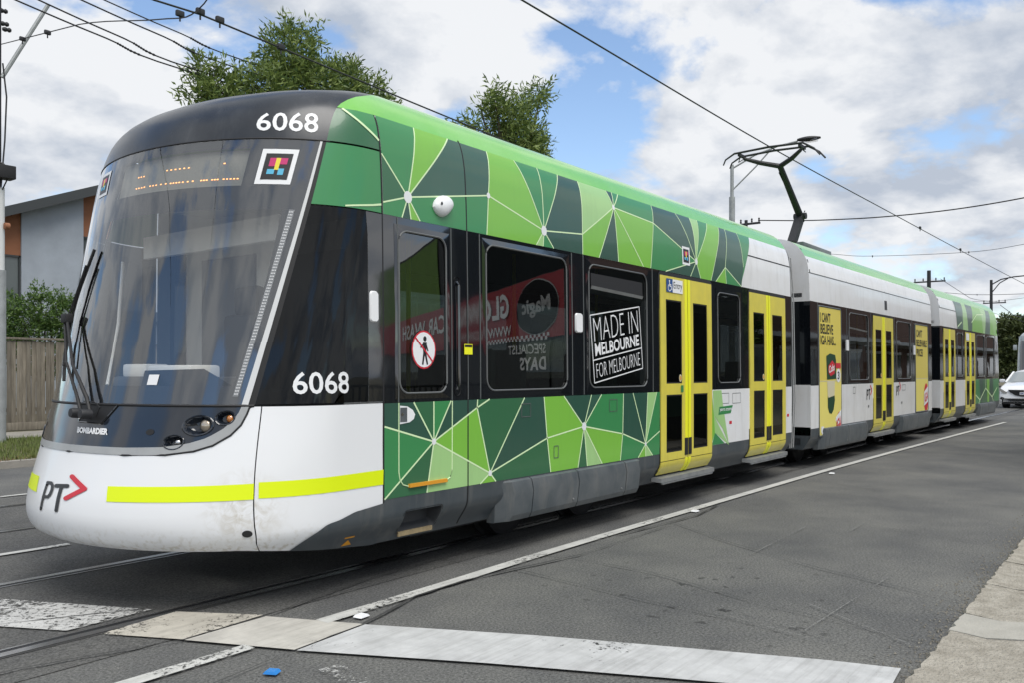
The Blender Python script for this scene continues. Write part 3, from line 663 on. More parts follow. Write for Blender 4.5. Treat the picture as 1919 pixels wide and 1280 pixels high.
# black border printed on the inside of the glass: top band with display cut-out, sides and bottom
def wstrip(mb, lo, hi, n=24, nv=6, off=-.004):
    a = resample(lo, n); b = resample(hi, n)
    mb.grid([[WS(p[0] + (q[0] - p[0]) * j / nv, p[1] + (q[1] - p[1]) * j / nv, off) for j in range(nv + 1)] for p, q in zip(a, b)]); return mb
mb = MB()
dl, dr, dt, db = -.10, .665, 2.745, 2.512
wstrip(mb, [(-1, dt), (1, dt)], [(-1, ZG1), (1, ZG1)], 32, 2)
wstrip(mb, [(-1, 2.375), (1, 2.365)], [(-1, db), (1, db)], 32, 3)
wstrip(mb, [(-1, db), (dl, db)], [(-1, dt), (dl, dt)], 16, 4)
wstrip(mb, [(dr, db), (1, db)], [(dr, dt), (1, dt)], 12, 4)
wstrip(mb, [(.90, 2.365), (.925, 1.9), (.925, 1.7), (.918, 1.31)], [(1, 2.365), (1, 1.9), (1, 1.7), (1, 1.31)], 24, 3)
wstrip(mb, [(-1, 2.365), (-1, 1.31)], [(-.90, 2.365), (-.918, 1.31)], 24, 3)
wstrip(mb, [(-1, ZG0), (1, ZG0)], [(-1, 1.31), (1, 1.31)], 32, 3)
mb2 = MB(); polyfill(mb2, [(.918, 1.31), (.735, 1.41), (.40, 1.40), (.40, 1.31)], -.004, WS, xcuts=[.5, .6, .7, .8]); mb.add(mb2.v, mb2.f, 0)
border = part('glass_border', mb, frit, parent=screen)
# destination display
mb = MB(); mb.grid([[WS(dl + (dr - dl) * i / 16, db + (dt - db) * j / 4, -.03) for j in range(5)] for i in range(17)])
display = part('destination_display', mb, mat('display_grey', (0.17, 0.17, 0.145), 0.5, var=.2, vscale=90))
mb = MB()
def leds(f0, f1, z, n, skip=()):
    for i in range(n):
        if i in skip: continue
        f = f0 + (f1 - f0) * i / max(1, n - 1)
        mb.grid([[WS(f - .0045, z - .0035, -.026), WS(f - .0045, z + .0035, -.026)], [WS(f + .0045, z - .0035, -.026), WS(f + .0045, z + .0035, -.026)]])
leds(.045, .085, 2.642, 3); leds(.235, .36, 2.655, 6); leds(.545, .55, 2.665, 1)
leds(.045, .105, 2.568, 4); leds(.145, .185, 2.568, 3); leds(.215, .245, 2.568, 2); leds(.275, .325, 2.566, 4); leds(.345, .40, 2.565, 3); leds(.445, .53, 2.565, 7, (3,)); leds(.56, .63, 2.565, 5)
part('led_dots', mb, led, parent=display)['kind'] = 'stuff'
# square tags (white frame, dark field, a few plain colour blocks)
def tagboard(fn, x0, x1, z0, z1, off, F=F1, parent=None, blocks=True):
    mb = MB()
    def rq(a, b, c, d, o, mi): mb.grid([[fn(x0 + (x1 - x0) * (a + (b - a) * i / 3), z0 + (z1 - z0) * (c + (d - c) * j / 3), o) for j in range(4)] for i in range(4)], mi)
    rq(0, 1, 0, 1, off, 0); rq(.13, .87, .13, .87, off + .0012, 1)
    if blocks:
        rq(.27, .44, .50, .74, off + .0024, 3); rq(.44, .56, .40, .74, off + .0024, 4); rq(.56, .76, .56, .74, off + .0024, 3)
        rq(.26, .46, .28, .42, off + .0024, 2); rq(.56, .72, .26, .44, off + .0024, 2)
    o = part('square_tag', mb, [paintwhite, navi['k'], navi['c'], navi['m'], navi['y']], F, parent=parent); return o
tagboard(WS, .728, .905, 2.518, 2.738, .003, parent=screen)
tagboard(WS, -.345, -.205, 2.57, 2.738, .003, parent=screen)
mb = MB(); wstrip(mb, [(.935, 1.25), (.935, 2.365)], [(.965, 1.25), (.965, 2.365)], 30, 1, .002)
dots = part('dotted_strip', mb, mat('strip_grey', (0.20, .21, .22), .4), parent=screen)
mb = MB()
for i in range(62):
    z = 1.26 + i * .0178
    for f in (.940, .9475, .955):
        if z < 2.36: mb.grid([[WS(f, z, .0035), WS(f, z + .008, .0035)], [WS(f + .004, z, .0035), WS(f + .004, z + .008, .0035)]])
part('dots', mb, paintwhite, parent=dots)['kind'] = 'stuff'
mb = MB(); wstrip(mb, [(.44, 1.315), (.50, 1.315)], [(.44, 1.375), (.50, 1.375)], 3, 2, .003); part('small_sticker', mb, paintwhite, parent=screen)
# A pillars
for s in (1, -1):
    mb = MB(); rows = []
    for j in range(25):
        t = j / 24; z = 1.20 + (2.80 - 1.20) * t
        rows.append([SU(s * (.598 + (.732 - .598) * t), z, .004), SU(s * (.620 + (.741 - .620) * t), z, .005)])
    mb.grid(rows); pl = part('windscreen_pillar', mb, pillargrey)
    mb = MB(); rows = []
    for j in range(25):
        t = j / 24; z = 1.20 + (2.80 - 1.20) * t
        rows.append([SU(s * (.620 + (.741 - .620) * t), z, .001), SU(s * (.642 + (.756 - .642) * t), z, .001)])
    mb.grid(rows); part('pillar_edge', mb, rubber, parent=pl)
# cab side glass and the green panel above
for s in (1, -1):
    def lft(z): return .642 + (.756 - .642) * (z - 1.2) / 1.6
    mb = MB(); zs = [1.205 + (2.40 - 1.205) * j / 16 for j in range(17)]
    mb.grid([[SU(s * (lft(z) + (u_at_x(3.70, z) - lft(z)) * i / 12), z) for z in zs] for i in range(13)])
    cg = part('cab_side_window', mb, glass_cab)
    mb = MB(); mb.grid([[SU(s * (u_at_x(3.70 + .122 * i / 2, z)), z, .002) for z in zs] for i in range(3)]); part('cab_window_post', mb, black)
    mb = MB(); zs = [2.408 + (2.80 - 2.408) * j / 6 for j in range(7)]
    mb.grid([[SU(s * (lft(z) + (u_at_x(3.822, z) - lft(z)) * i / 12), z) for z in zs] for i in range(13)])
    gp_ = part('cab_green_panel', mb, M_)
    if s == 1:
        mb = MB(); lineseg(mb, (u_at_x(3.60, 2.42) , 2.415), (u_at_x(3.822, 2.468), 2.462), .010, .014, .003, SU); part('livery_line', mb, LN, parent=gp_)
        mb = MB(); text_on(mb, '6068', ((.768, 1.261), (1.024, 1.261), (1.000, 1.394), (.755, 1.391)), .003, SU, bold=.012); part('fleet_number', mb, paintwhite, parent=cg)
        mb = MB(); rr = rrect(3.715, 3.777, 1.715, 1.90, .02); polyfill(mb, rr, .012); ring(mb, rr, rrect(3.708, 3.784, 1.708, 1.907, .024), .012, 0); part('marker_lamp', mb, paintwhite)
# roof cap over the cab
capb = [(.757, 2.812), (.768, 2.93), (.792, 3.04), (.831, 3.10), (.880, 3.143), (.93, 3.18), (.97, 3.21), (.98, 3.24), (.99, 3.28), (.99, 3.31), (.99, 3.335), (.99, 3.35)]
zc_ = [2.812, 2.86, 2.91, 2.96, 3.0, 3.04] + ZR[1:]
fcap = pchip([(z, u) for u, z in capb])
mb = MB(); rows = []
for i in range(49):
    f = -1 + 2 * i / 48; rows.append([SU(f * fcap(z), z) for z in zc_])
mb.grid(rows); cap = part('roof_cap', mb, blackcap)
mb = MB(); text_on(mb, '6068', ((.495, 2.855), (.722, 2.853), (.712, 2.984), (.481, 2.973)), .003, SU, bold=.012, shear=.06); part('fleet_number', mb, paintwhite, parent=cap)
mb = MB(); bead(mb, [(-.77 + 1.54 * i / 44, 2.807) for i in range(45)], .006, -.001, SU, closed=False); part('cap_seal', mb, rubber, parent=cap)
for s in (1, -1):
    mb = MB(); rows = []
    for i in range(11): rows.append([SU(s * (fcap(z) + (u_at_x(3.822, z) - fcap(z)) * i / 10) if u_at_x(3.822, z) > fcap(z) else s * fcap(z), z) for z in zc_ if z <= 3.045])
    mb.grid(rows); sp = part('cab_roof_side', mb, G_ if s == 1 else roofgreen)
    mb = MB(); rows = []
    for i in range(11): rows.append([SU(s * (fcap(z) + (max(u_at_x(4.62, z), fcap(z) + .01) - fcap(z)) * i / 10), z, .001) for z in ZR])
    mb.grid(rows); part('cab_roof_green', mb, roofgreen)
    if s == 1:
        mb = MB(); polyfill(mb, [(.818, 3.043), (u_at_x(3.822, 3.043), 3.043), (u_at_x(3.822, 2.905), 2.872)], .002, SU, zcuts=[2.9, 2.93, 2.96, 2.99, 3.02], xcuts=[.85, .9, .95, 1.0]); part('livery_print', mb, M_, parent=sp)
        mb = MB(); lineseg(mb, (.818, 3.04), (u_at_x(3.822, 2.875), 2.872), .012, .014, .004, SU, 10); part('livery_line', mb, LN, parent=sp)
# inside of the cab
mb = MB(); mb.box(4.02, 4.06, -1.2, 1.2, .45, 2.75)
mb.box(3.42, 4.0, -.8, .8, 2.62, 2.66)
cabin = part('cab_back_wall', mb, interior_light)
mb = MB(); mb.box(4.005, 4.018, -.75, -.05, 1.25, 2.25); mb.box(4.005, 4.018, .25, .95, .9, 2.3); part('partition_glass', mb, mat('partition_grey', (.16, .17, .18), .3), parent=cabin)
mb = MB(); mb.bbox((3.06, 0, 1.14), (.55, 1.1, .22), .04); mb.bbox((3.22, 0, 1.30), (.30, 1.2, .12), .03)
for sy in (-1, 1): mb.bbox((3.5, sy * .85, 1.20), (.6, .3, .16), .03)
dash = part('dashboard', mb, interior_dark)
mb = MB(); mb.bbox((3.16, -.15, 1.385), (.22, .5, .10), .02); mb.bbox((3.2, .38, 1.40), (.18, .3, .09), .02); part('instrument_panel', mb, interior_light, parent=dash)
mb = MB(); mb.bbox((3.62, .1, 1.05), (.5, .5, .14), .05); mb.bbox((3.85, .1, 1.45), (.14, .48, .75), .05); mb.bbox((3.86, .1, 1.92), (.12, .28, .22), .05); mb.tube([(3.62, .1, .5), (3.62, .1, 1.0)], .06); part('driver_seat', mb, interior_dark)
mb = MB(); mb.box(3.42, 3.46, -.8, .8, 2.24, 2.40); part('sun_blind', mb, interior_light)
mb = MB(); mb.tube([(3.05, .62, 1.3), (3.2, .75, 1.75), (3.25, .78, 2.2)], .012); part('grab_pole', mb, interior_light)
# wiper
def Wp(u, z, o): return SU(u, z, o)
piv = Wp(.085, 1.13, .035); piv2 = Wp(.035, 1.135, .035)
mb = MB()
head = Wp(-.20, 1.735, .06)
mb.tube([piv, Wp(.06, 1.22, .05), Wp(-.04, 1.42, .075), head], [.014, .013, .010, .009])
mb.tube([piv2, Wp(.01, 1.22, .05), Wp(-.09, 1.44, .075), head + Vector((0, .03, -.01))], [.012, .011, .008, .008])
mb.bbox(head, (.05, .08, .06), .01)
wip = part('wiper_arm', mb, rubber)
mb = MB(); mb.tube([Wp(-.145, 1.33, .028), Wp(-.20, 1.55, .03), Wp(-.205, 1.735, .032), Wp(-.175, 1.95, .03), Wp(-.118, 2.185, .026)], .010)
mb.tube([Wp(-.15, 1.42, .045), Wp(-.205, 1.735, .052), Wp(-.14, 2.08, .042)], .008); part('wiper_blade', mb, rubber, parent=wip)
for p in (piv, piv2):
    mb = MB(); mb.lathe(p - Vector((0.03, 0, 0)), (-1, 0, .1), [(.0005, .035), (.026, .033), (.030, .02), (.030, -.03)], 16)
    part('wiper_pivot', mb, darkmetal, parent=wip)
mb = MB(); mb.tube([Wp(.04, 1.205, .04), Wp(.10, 1.20, .05), Wp(.13, 1.17, .05), Wp(.11, 1.12, .03)], .004, 6); part('washer_hose', mb, rubber, parent=wip)
mb = MB(); polyfill(mb, [(-.01, 1.192), (.17, 1.192), (.125, 1.085), (.01, 1.092)], .002, SU, xcuts=[.03, .06, .09, .12]); part('wiper_recess', mb, rubber, parent=mask)
mb = MB(); 
for a, b in zip([(-.01, 1.19), (.01, 1.088), (.125, 1.082), (.172, 1.19)], [(.01, 1.088), (.125, 1.082), (.172, 1.19)]): bead(mb, [a, b], .005, .004, SU, closed=False)
part('recess_edge', mb, black, parent=mask)

# traced livery corner points (x along the tram, height)
LV={'a': (4.298, 0.917), 'b': (4.908, 0.645), 'c': (6.196, 0.923), 'd': (7.293, 0.697), 'n1': (4.759, 1.132), 'n2': (5.644, 0.857), 'n3': (6.856, 0.821), 'a1': (3.835, 1.042), 'a2': (4.102, 1.19), 'a3': (4.298, 1.19), 'a4': (4.475, 1.19), 'a5': (3.835, 0.578), 'a6': (4.229, 0.578), 'm1': (4.765, 1.19), 'm2': (4.903, 1.19), 'b1': (5.337, 1.19), 'b2': (4.795, 0.578), 'b3': (4.977, 0.578), 'n2u': (5.6, 1.19), 'n2d': (5.694, 0.578), 'c1': (5.885, 1.19), 'c2': (6.316, 1.19), 'c3': (6.485, 1.19), 'c4': (6.1, 0.578), 'c5': (6.247, 0.578), 'c6': (6.494, 0.578), 'n3u': (6.87, 1.19), 'n3d': (6.813, 0.578), 'd1': (7.049, 1.19), 'd2': (7.338, 1.19), 'd3': (7.523, 1.19), 'd4': (7.585, 0.805), 'd5': (7.148, 0.578), 'd6': (7.295, 0.578), 'd7': (7.436, 0.578), 'tl': (3.835, 1.19), 'tr': (7.585, 1.19), 'br': (7.585, 0.578), 'bl': (3.835, 0.578)}
UV={'h1': (4.063, 2.548), 'h2': (4.917, 2.7), 'h3': (5.621, 2.532), 'n4': (6.198, 2.579), 'h5': (6.758, 2.897), 'n5': (7.513, 2.859), 'h6': (8.452, 2.576), 'n7': (9.215, 2.588), 'p1': (3.605, 3.04), 'p2': (4.188, 3.045), 'p3': (4.534, 3.045), 'q1': (3.588, 2.405), 'q2': (4.004, 2.405), 'q3': (4.089, 2.405), 'q4': (4.176, 2.405), 'h2u': (4.971, 3.045), 'h2d': (4.886, 2.405), 'h3a': (5.31, 3.045), 'h3b': (5.618, 3.045), 'h3c': (5.914, 3.045), 'h3d': (5.512, 2.405), 'h3e': (5.606, 2.405), 'h3f': (5.756, 2.405), 'n4u': (6.222, 3.045), 'n4d': (6.195, 2.405), 'h5a': (6.691, 3.045), 'h5b': (6.795, 3.045), 'h5c': (6.911, 3.045), 'h5d': (6.463, 2.405), 'h5e': (6.802, 2.405), 'h5f': (7.276, 2.405), 'n5u': (7.561, 3.045), 'n5d': (7.42, 2.405), 'h6a': (8.087, 3.045), 'h6b': (8.416, 3.045), 'h6c': (8.604, 3.045), 'h6d': (8.864, 3.045), 'h6e': (9.17, 3.045), 'h6f': (8.82, 2.405), 'h6g': (7.736, 2.405), 'h6h': (8.303, 2.405), 'h6i': (8.552, 2.405), 'n7u': (9.349, 3.045), 'n7a': (8.946, 2.405), 'n7b': (9.235, 2.405), 'n7c': (9.675, 2.405), 'l8u': (9.699, 3.045), 'l8d': (9.758, 2.644), 'wu': (10.08, 3.045), 'wd': (9.646, 2.405), 's1': (4.601, 2.727), 's2': (3.819, 2.801), 'su': (4.671, 3.045), 'sd': (4.597, 2.405)}
WD={'w1': (8.839, 1.181), 'w2': (9.069, 1.183), 'w3': (8.867, 0.903), 'w4': (9.28, 0.55), 'w5': (8.842, 0.551), 'w6': (8.895, 0.713)}

# ---------- sections: shells with window openings
def section_shell(F, x0, x1, openings, low_m, up_m, roof_x0=None, skirt_hole=None, side_roof=roofgreen):
    """openings: (xa, xb, za, zb) on the near side"""
    for side in (-1, 1):
        ops = openings if side == -1 else [(x0 + .5, x1 - .5, 1.3, 2.28)]
        mb = MB()
        def q(a, b, c, d, mi, nz=None): xquad(mb, a, b, c, d, 0, nz, mi, side)
        if skirt_hole and side == -1:
            ha, hb_, hc_, hd_ = skirt_hole
            q(x0, ha, .28, ZB, 0, 20); q(hb_, x1, .28, ZB, 0, 20); q(ha, hb_, .28, hc_, 0, 4); q(ha, hb_, hd_, ZB, 0, 6)
        else: q(x0, x1, .28, ZB, 0, 20)
        q(x0, x1, ZB, ZS, 1, 4); q(x0, x1, ZW, 2.80, 3, 5); q(x0, x1, 2.81, ZC, 3, 7)
        xs = x0
        for xa, xb, za, zb in sorted(ops):
            if xa > xs + 1e-4: q(xs, xa, ZS, ZW, 2, 6)
            q(xa, xb, ZS, za, 2, 1); q(xa, xb, zb, ZW, 2, 1); xs = xb
        q(xs, x1, ZS, ZW, 2, 6)
        rows = [[SX(x, z, 0, side) for z in ZR] for x in (roof_x0 or x0, x1)]; mb.grid(rows, 4)
        part('body_side', mb, [darkgrey, low_m, black, up_m, side_roof], F)
        if side == 1:
            mb = MB(); xquad(mb, x0 + .5, x1 - .5, 1.3, 2.28, -.01, 2, 0, 1); part('far_window', mb, glass_dark, F)
    mb = MB()
    prof = [.28, .40, .48, .6, 1.2, 2.4, 2.6, 2.8, 2.9, 3.0] + ZR
    mb.box(x0, x1, -1.18, 1.18, .34, .44)                       # floor
    mb.box(x0, x1, -1.2, 1.2, 2.46, 2.52)                       # ceiling
    fl = part('floor_and_ceiling', mb, interior_dark, F)
    for x, sg in ((x0, -1), (x1, 1)):
        if roof_x0 and sg == -1: continue
        mb = MB()
        for s in (-1, 1):
            inn = [(max(.0, fW(z) - .36) if z < 2.9 else max(0, fW(z) - .36), z) for z in prof]
            rows = [[Vector((x, s * w, z)) for w, z in ((fW(z), z), (i[0], z))] for z, i in zip(prof, inn)]
            for a, b, mi in ((.28, .58, 0), (.58, 1.2, 1), (1.2, 2.4, 2), (2.4, 3.4, 3)):
                rr = [r for r, z in zip(rows, prof) if a - .001 <= z <= b + .001]
                if len(rr) > 1: mb.grid(rr, mi, smooth=False)
        mb.box(x - .01, x + .01, -.97, .97, .3, 3.0, 4) if False else None
        part('end_frame', mb, [darkgrey, white, black, white], F)
def window(F, x0, x1, z0, z1, r=.09, fr=.035, pane=glass_dark, sub=True, bead_m=beadgrey):
    mb = MB(); outer = rrect(x0 - .012, x1 + .012, z0 - .012, z1 + .012, .002); inner = rrect(x0 + fr, x1 - fr, z0 + fr, z1 - fr, r)
    ring(mb, outer, inner, .002, .004); o = part('window_frame', mb, black, F)
    mb = MB(); bead(mb, rrect(x0 + fr - .004, x1 - fr + .004, z0 + fr - .004, z1 - fr + .004, r), .007, .004); part('bead', mb, bead_m, parent=o)
    mb = MB(); xquad(mb, x0, x1, z0, z1, -.006, 6, 0); part('pane', mb, pane, parent=o)
    return o
LIV_D = dict(D=0, E=1, G=2, M=3, L=4, P=5)
LIVM = [D_, D2, G_, M_, L_, P_]
W1 = [(3.944, 4.457, 1.225, 2.345), (4.84, 5.968, 1.222, 2.365), (6.253, 7.36, 1.222, 2.365), (8.95, 9.64, 1.235, 2.32)]
section_shell(F1, 3.832, 11.37, W1, D2, white, roof_x0=4.62, skirt_hole=(4.03, 4.39, .325, .475))
for w in W1[1:3]: window(F1, *w)
window(F1, *W1[3], r=.08)
window(F1, *W1[0], r=.08, fr=.03)
# cab door outline, handle and step
mb = MB(); bead(mb, [(3.962, 1.19), (3.962, .74), (3.972, .69), (4.0, .655), (4.05, .64)], .004, .004, closed=False)
bead(mb, [(4.05, .64), (4.42, .64), (4.465, .66), (4.484, .71), (4.487, 1.19)], .004, .004, closed=False); part('cab_door_outline', mb, LN)
for xx in (3.962, 4.487, 4.66, 4.80, 6.02, 6.20, 7.45): 
    mb = MB(); xslab(mb, xx - .004, xx + .004, 1.195, 2.40, .0035, .004); part('panel_joint', mb, seamgrey)
mb = MB(); xslab(mb, 4.652, 4.664, .30, 3.06, .003, .004); part('section_joint', mb, rubber)
mb = MB(); xslab(mb, 3.822, 3.834, .30, 3.03, .002, .006); part('section_joint', mb, rubber)
mb = MB(); xslab(mb, 3.835, 11.37, 2.798, 2.812, .002, .006); part('cantrail_joint', mb, rubber)
mb = MB(); rr = rrect(4.512, 4.575, 1.225, 2.066, .03); ring(mb, rr, rrect(4.522, 4.565, 1.235, 2.056, .02), .006, -.03); polyfill(mb, rrect(4.522, 4.565, 1.235, 2.056, .02), -.03); hd = part('cab_door_handle_recess', mb, rubber)
mb = MB(); mb.tube([SX(4.545, 1.27, .0), SX(4.545, 1.30, .02), SX(4.545, 2.0, .02), SX(4.545, 2.03, 0)], .010); part('handle', mb, black, parent=hd)
mb = MB(); xslab(mb, 4.05, 4.42, .632, .655, .02, .02); part('step_light', mb, orangepaint)
# step recess in the skirt
mb = MB(); o_ = rrect(4.02, 4.40, .315, .485, .03); i_ = rrect(4.03, 4.39, .325, .475, .03)
ring(mb, o_, i_, .004, -.005); ring(mb, i_, rrect(4.05, 4.38, .335, .465, .02), -.005, -.14); polyfill(mb, rrect(4.05, 4.38, .335, .465, .02), -.14)
st = part('step_recess', mb, interior_dark)
mb = MB(); mb.box(4.04, 4.37, -1.24, -1.10, .318, .330); mb.box(4.04, 4.37, -1.246, -1.235, .300, .331); part('tread', mb, tan, parent=st)
# livery of the first section, lower band
edges = set()
def livery(F, V, polys, lines, hubs, off, zc, lw, parent_name):
    mb = MB()
    for ks, c in polys:
        polyfill(mb, [V[k] for k in ks], off, zcuts=zc, mi=LIV_D[c])
    o = part(parent_name, mb, LIVM, F)
    mb = MB()
    for a, b in lines: lineseg(mb, V[a], V[b], lw, lw, off + .0012)
    for h, r in hubs: disc(mb, V[h], r * .95, r, off + .0024, mi=1)
    part('livery_line', mb, [LN, HB], parent=o)
    return o
low = [('tl a2 a a1', 'D'), ('a2 a3 a', 'G'), ('a3 a4 a', 'M'), ('a4 m1 n1 a', 'D'), ('a1 a a5', 'M'), ('a5 a a6', 'G'), ('a6 a b b2', 'P'), ('a n1 b', 'L'), ('m1 m2 n1', 'G'), ('n1 m2 b1 b', 'G'),
 ('b1 n2u n2 b', 'D'), ('b n2 n2d b3', 'G'), ('b2 b b3', 'L'), ('n2u c1 c n2', 'L'), ('n2 c c4 n2d', 'L'), ('c1 c2 c', 'D'), ('c2 c3 c', 'E'), ('c3 n3u n3 c', 'M'), ('c4 c c5', 'G'), ('c5 c c6', 'P'), ('c n3 n3d c6', 'L'),
 ('n3u d1 d n3', 'D'), ('d1 d2 d', 'D'), ('d2 d3 d', 'P'), ('d3 tr d4 d', 'M'), ('n3 d d5 n3d', 'M'), ('d5 d d6', 'L'), ('d6 d d7', 'P'), ('d d4 br d7', 'M')]
ll = 'a1-a a2-a a3-a a4-a a-n1 n1-m2 m1-n1 a-b a-a5 a-a6 n1-b b-b1 b-n2 b-b2 b-b3 n2-n2u n2-n2d n2-c c-c1 c-c2 c-c3 c-c4 c-c5 c-c6 c-n3 n3-n3u n3-n3d n3-d d-d1 d-d2 d-d3 d-d4 d-d5 d-d6 d-d7'
livery(F1, LV, [(p.split(), c) for p, c in low], [tuple(e.split('-')) for e in ll.split()], [('a', .022), ('b', .022), ('c', .036), ('d', .018)], .002, [], .0115, 'livery_print')
def isect(a, b, x): t = (x - a[0]) / (b[0] - a[0]); return (x, a[1] + (b[1] - a[1]) * t)
UV['e1'] = isect(UV['h1'], UV['p1'], 3.836); UV['e2'] = isect(UV['h1'], UV['q1'], 3.836); UV['ct'] = (3.836, ZC); UV['cb'] = (3.836, ZW)
if UV['e1'][1] > 2.95: UV['e1'] = (3.836, 2.87)
upp = [('ct p2 h1 e1', 'M'), ('e1 h1 e2', 'G'), ('p2 p3 h1', 'L'), ('p3 h2u h2 h1', 'E'), ('e2 h1 q2 cb', 'M'), ('h1 q3 q2', 'D'), ('h1 q4 q3', 'L'), ('h1 h2 h2d q4', 'M'), ('h2u h3a h3 h2', 'L'), ('h2 h3 h3d h2d', 'L'),
 ('h3a h3b h3', 'M'), ('h3b h3c h3', 'M'), ('h3c n4u n4 h3', 'D'), ('h3 n4 n4d h3f', 'D'), ('h3d h3 h3e', 'P'), ('h3e h3 h3f', 'M'), ('n4u h5a h5 n4', 'P'), ('n4 h5 h5d n4d', 'L'), ('h5a h5b h5', 'D'), ('h5b h5c h5', 'M'),
 ('h5d h5 h5e', 'D'), ('h5e h5 h5f', 'L'), ('h5c n5u n5 h5', 'M'), ('h5 n5 n5d h5f', 'L'), ('n5u h6a h6 n5', 'D'), ('n5 h6 h6g n5d', 'M'), ('h6g h6 h6h', 'D'), ('h6h h6 h6i', 'E'), ('h6a h6b h6', 'E'), ('h6b h6c h6', 'P'), ('h6c h6d h6', 'M'),
 ('h6d h6e h6f h6i h6', 'L'), ('h6e n7u n7 n7a h6f', 'D'), ('n7u l8u l8d n7c n7', 'E'), ('n7a n7 n7b', 'L'), ('n7b n7 n7c', 'M'), ('l8u wu wd n7c l8d', 'M')]
ul = 'e1-h1 h1-p2 h1-p3 h1-h2 e2-h1 h1-q2 h1-q3 h1-q4 h2u-h2 h2-h2d h2-h3 h3-h3a h3-h3b h3-h3c h3-n4 h3-h3d h3-h3e h3-h3f n4u-n4 n4-n4d n4-h5 h5-h5a h5-h5b h5-h5c h5-h5d h5-h5e h5-h5f h5-n5 n5u-n5 n5-n5d n5-h6 h6-h6a h6-h6b h6-h6c h6-h6d h6e-h6f h6-h6g h6-h6h h6-h6i n7-n7u n7-n7a n7-n7c n7-n7b l8u-l8d'
livery(F1, UV, [(p.split(), c) for p, c in upp], [tuple(e.split('-')) for e in ul.split()], [('h1', .040), ('h2', .022), ('h3', .040), ('h5', .024), ('h6', .034)], .0025, [2.5, 2.6, 2.7, 2.8, 2.84, 2.88, 2.92, 2.96, 3.0, 3.025], .0105, 'livery_print')
# white area between the doors with its green wedge
mb = MB(); xquad(mb, 8.80, 11.37, ZB, ZS, .0015, 4); wp = part('white_lower_panel', mb, white)
mb = MB(); polyfill(mb, [WD[k] for k in ('w1', 'w2', 'w3')], .003, mi=5); polyfill(mb, [(8.81, 1.19), WD['w3'], WD['w6'], (8.81, .60)], .003, mi=4); polyfill(mb, [WD['w3'], WD['w4'], WD['w6']], .003, mi=5); polyfill(mb, [WD['w6'], (9.16, .58), (8.81, .58)], .003, mi=3)
polyfill(mb, [WD['w2'], (9.11, 1.02), WD['w4'], (9.10, .75), WD['w3']], .0035, mi=5)
part('livery_print', mb, LIVM, parent=wp)
mb = MB(); polyfill(mb, [(8.985, .905), (9.33, .915), (9.39, 1.005), (9.01, .995)], .004, mi=0); text_on(mb, 'yarra trams', rectq(9.02, 9.36, .935, .98), .0055, bold=.01, mi=1); part('operator_sign', mb, [M_, paintwhite], parent=wp)
def rectline(mb, x0, x1, z0, z1, w, off):
    for a, b in (((x0, z0), (x1, z0)), ((x1, z0), (x1, z1)), ((x1, z1), (x0, z1)), ((x0, z1), (x0, z0))): lineseg(mb, a, b, w, w, off, n=1)
for q_ in ((9.04, 9.277, 1.03, 1.145), (9.384, 9.62, 1.025, 1.14)):
    mb = MB(); rectline(mb, *q_, .006, .003); part('hatch_outline', mb, seamgrey, parent=wp)
for q_ in ((9.29, 9.36, .79, .825), (11.19, 11.26, .795, .83)):
    mb = MB(); xquad(mb, *q_, .004); part('small_notice', mb, paintred, parent=wp)
for (x0, x1, z0, z1) in ((5.295, 5.414, 1.042, 1.142), (6.618, 6.75, 1.035, 1.14), (5.739, 5.801, .689, .785)):
    mb = MB(); rectline(mb, x0, x1, z0, z1, .006, .006); part('hatch_outline', mb, seamgrey)
# side notices
mb = MB(); c = (4.20, 1.542); disc(mb, c, .118, .132, .004, mi=0); disc(mb, c, .108, .121, .0052, mi=1)
disc(mb, (4.208, 1.618), .016, .018, .0066, mi=2)
for a, b, w in (((4.208, 1.59), (4.205, 1.51), .036), ((4.20, 1.52), (4.185, 1.44), .018), ((4.21, 1.52), (4.232, 1.44), .018), ((4.20, 1.585), (4.165, 1.555), .013), ((4.215, 1.585), (4.238, 1.53), .013)): lineseg(mb, a, b, w, w * .8, .0066, n=1, mi=2)
lineseg(mb, (4.115, 1.625), (4.285, 1.458), .011, .011, .008, n=1, mi=0)
part('no_walking_sign', mb, [paintred, paintwhite, paintblack])
mb = MB(); xquad(mb, 4.615, 4.705, 1.515, 1.590, .006, 1, 0); xquad(mb, 4.62, 4.70, 1.568, 1.585, .0072, 1, 1); part('warning_sticker', mb, [brightyellow, paintblack])
mb = MB(); rr = rrect(6.072, 6.165, 1.735, 1.89, .02); polyfill(mb, rr, .014); ring(mb, rr, rrect(6.066, 6.171, 1.729, 1.896, .024), .014, 0); part('marker_lamp', mb, paintwhite)
# lettering on the third window
mb = MB(); Q = ((6.375, 1.292), (7.246, 1.424), (7.185, 2.016), (6.307, 1.889))
def qp(a, b):
    bl, br, tr, tl = Q; return tuple((bl[k]*(1-a)+br[k]*a)*(1-b) + (tl[k]*(1-a)+tr[k]*a)*b for k in (0, 1))
for a, b in (((0, 0), (1, 0)), ((1, 0), (1, 1)), ((1, 1), (0, 1)), ((0, 1), (0, 0)), ((0, .33), (1, .33))): lineseg(mb, qp(*a), qp(*b), .010, .010, -.0015, n=6)
text_on(mb, 'MADE IN', (qp(.05, .61), qp(.95, .61), qp(.95, .95), qp(.05, .95)), -.0015, bold=-.022)
text_on(mb, 'MELBOURNE', (qp(.05, .38), qp(.95, .38), qp(.95, .57), qp(.05, .57)), -.0015, bold=.02)
text_on(mb, 'FOR MELBOURNE', (qp(.05, .06), qp(.95, .06), qp(.95, .27), qp(.05, .27)), -.0015, bold=-.018)
part('window_lettering', mb, paintwhite)
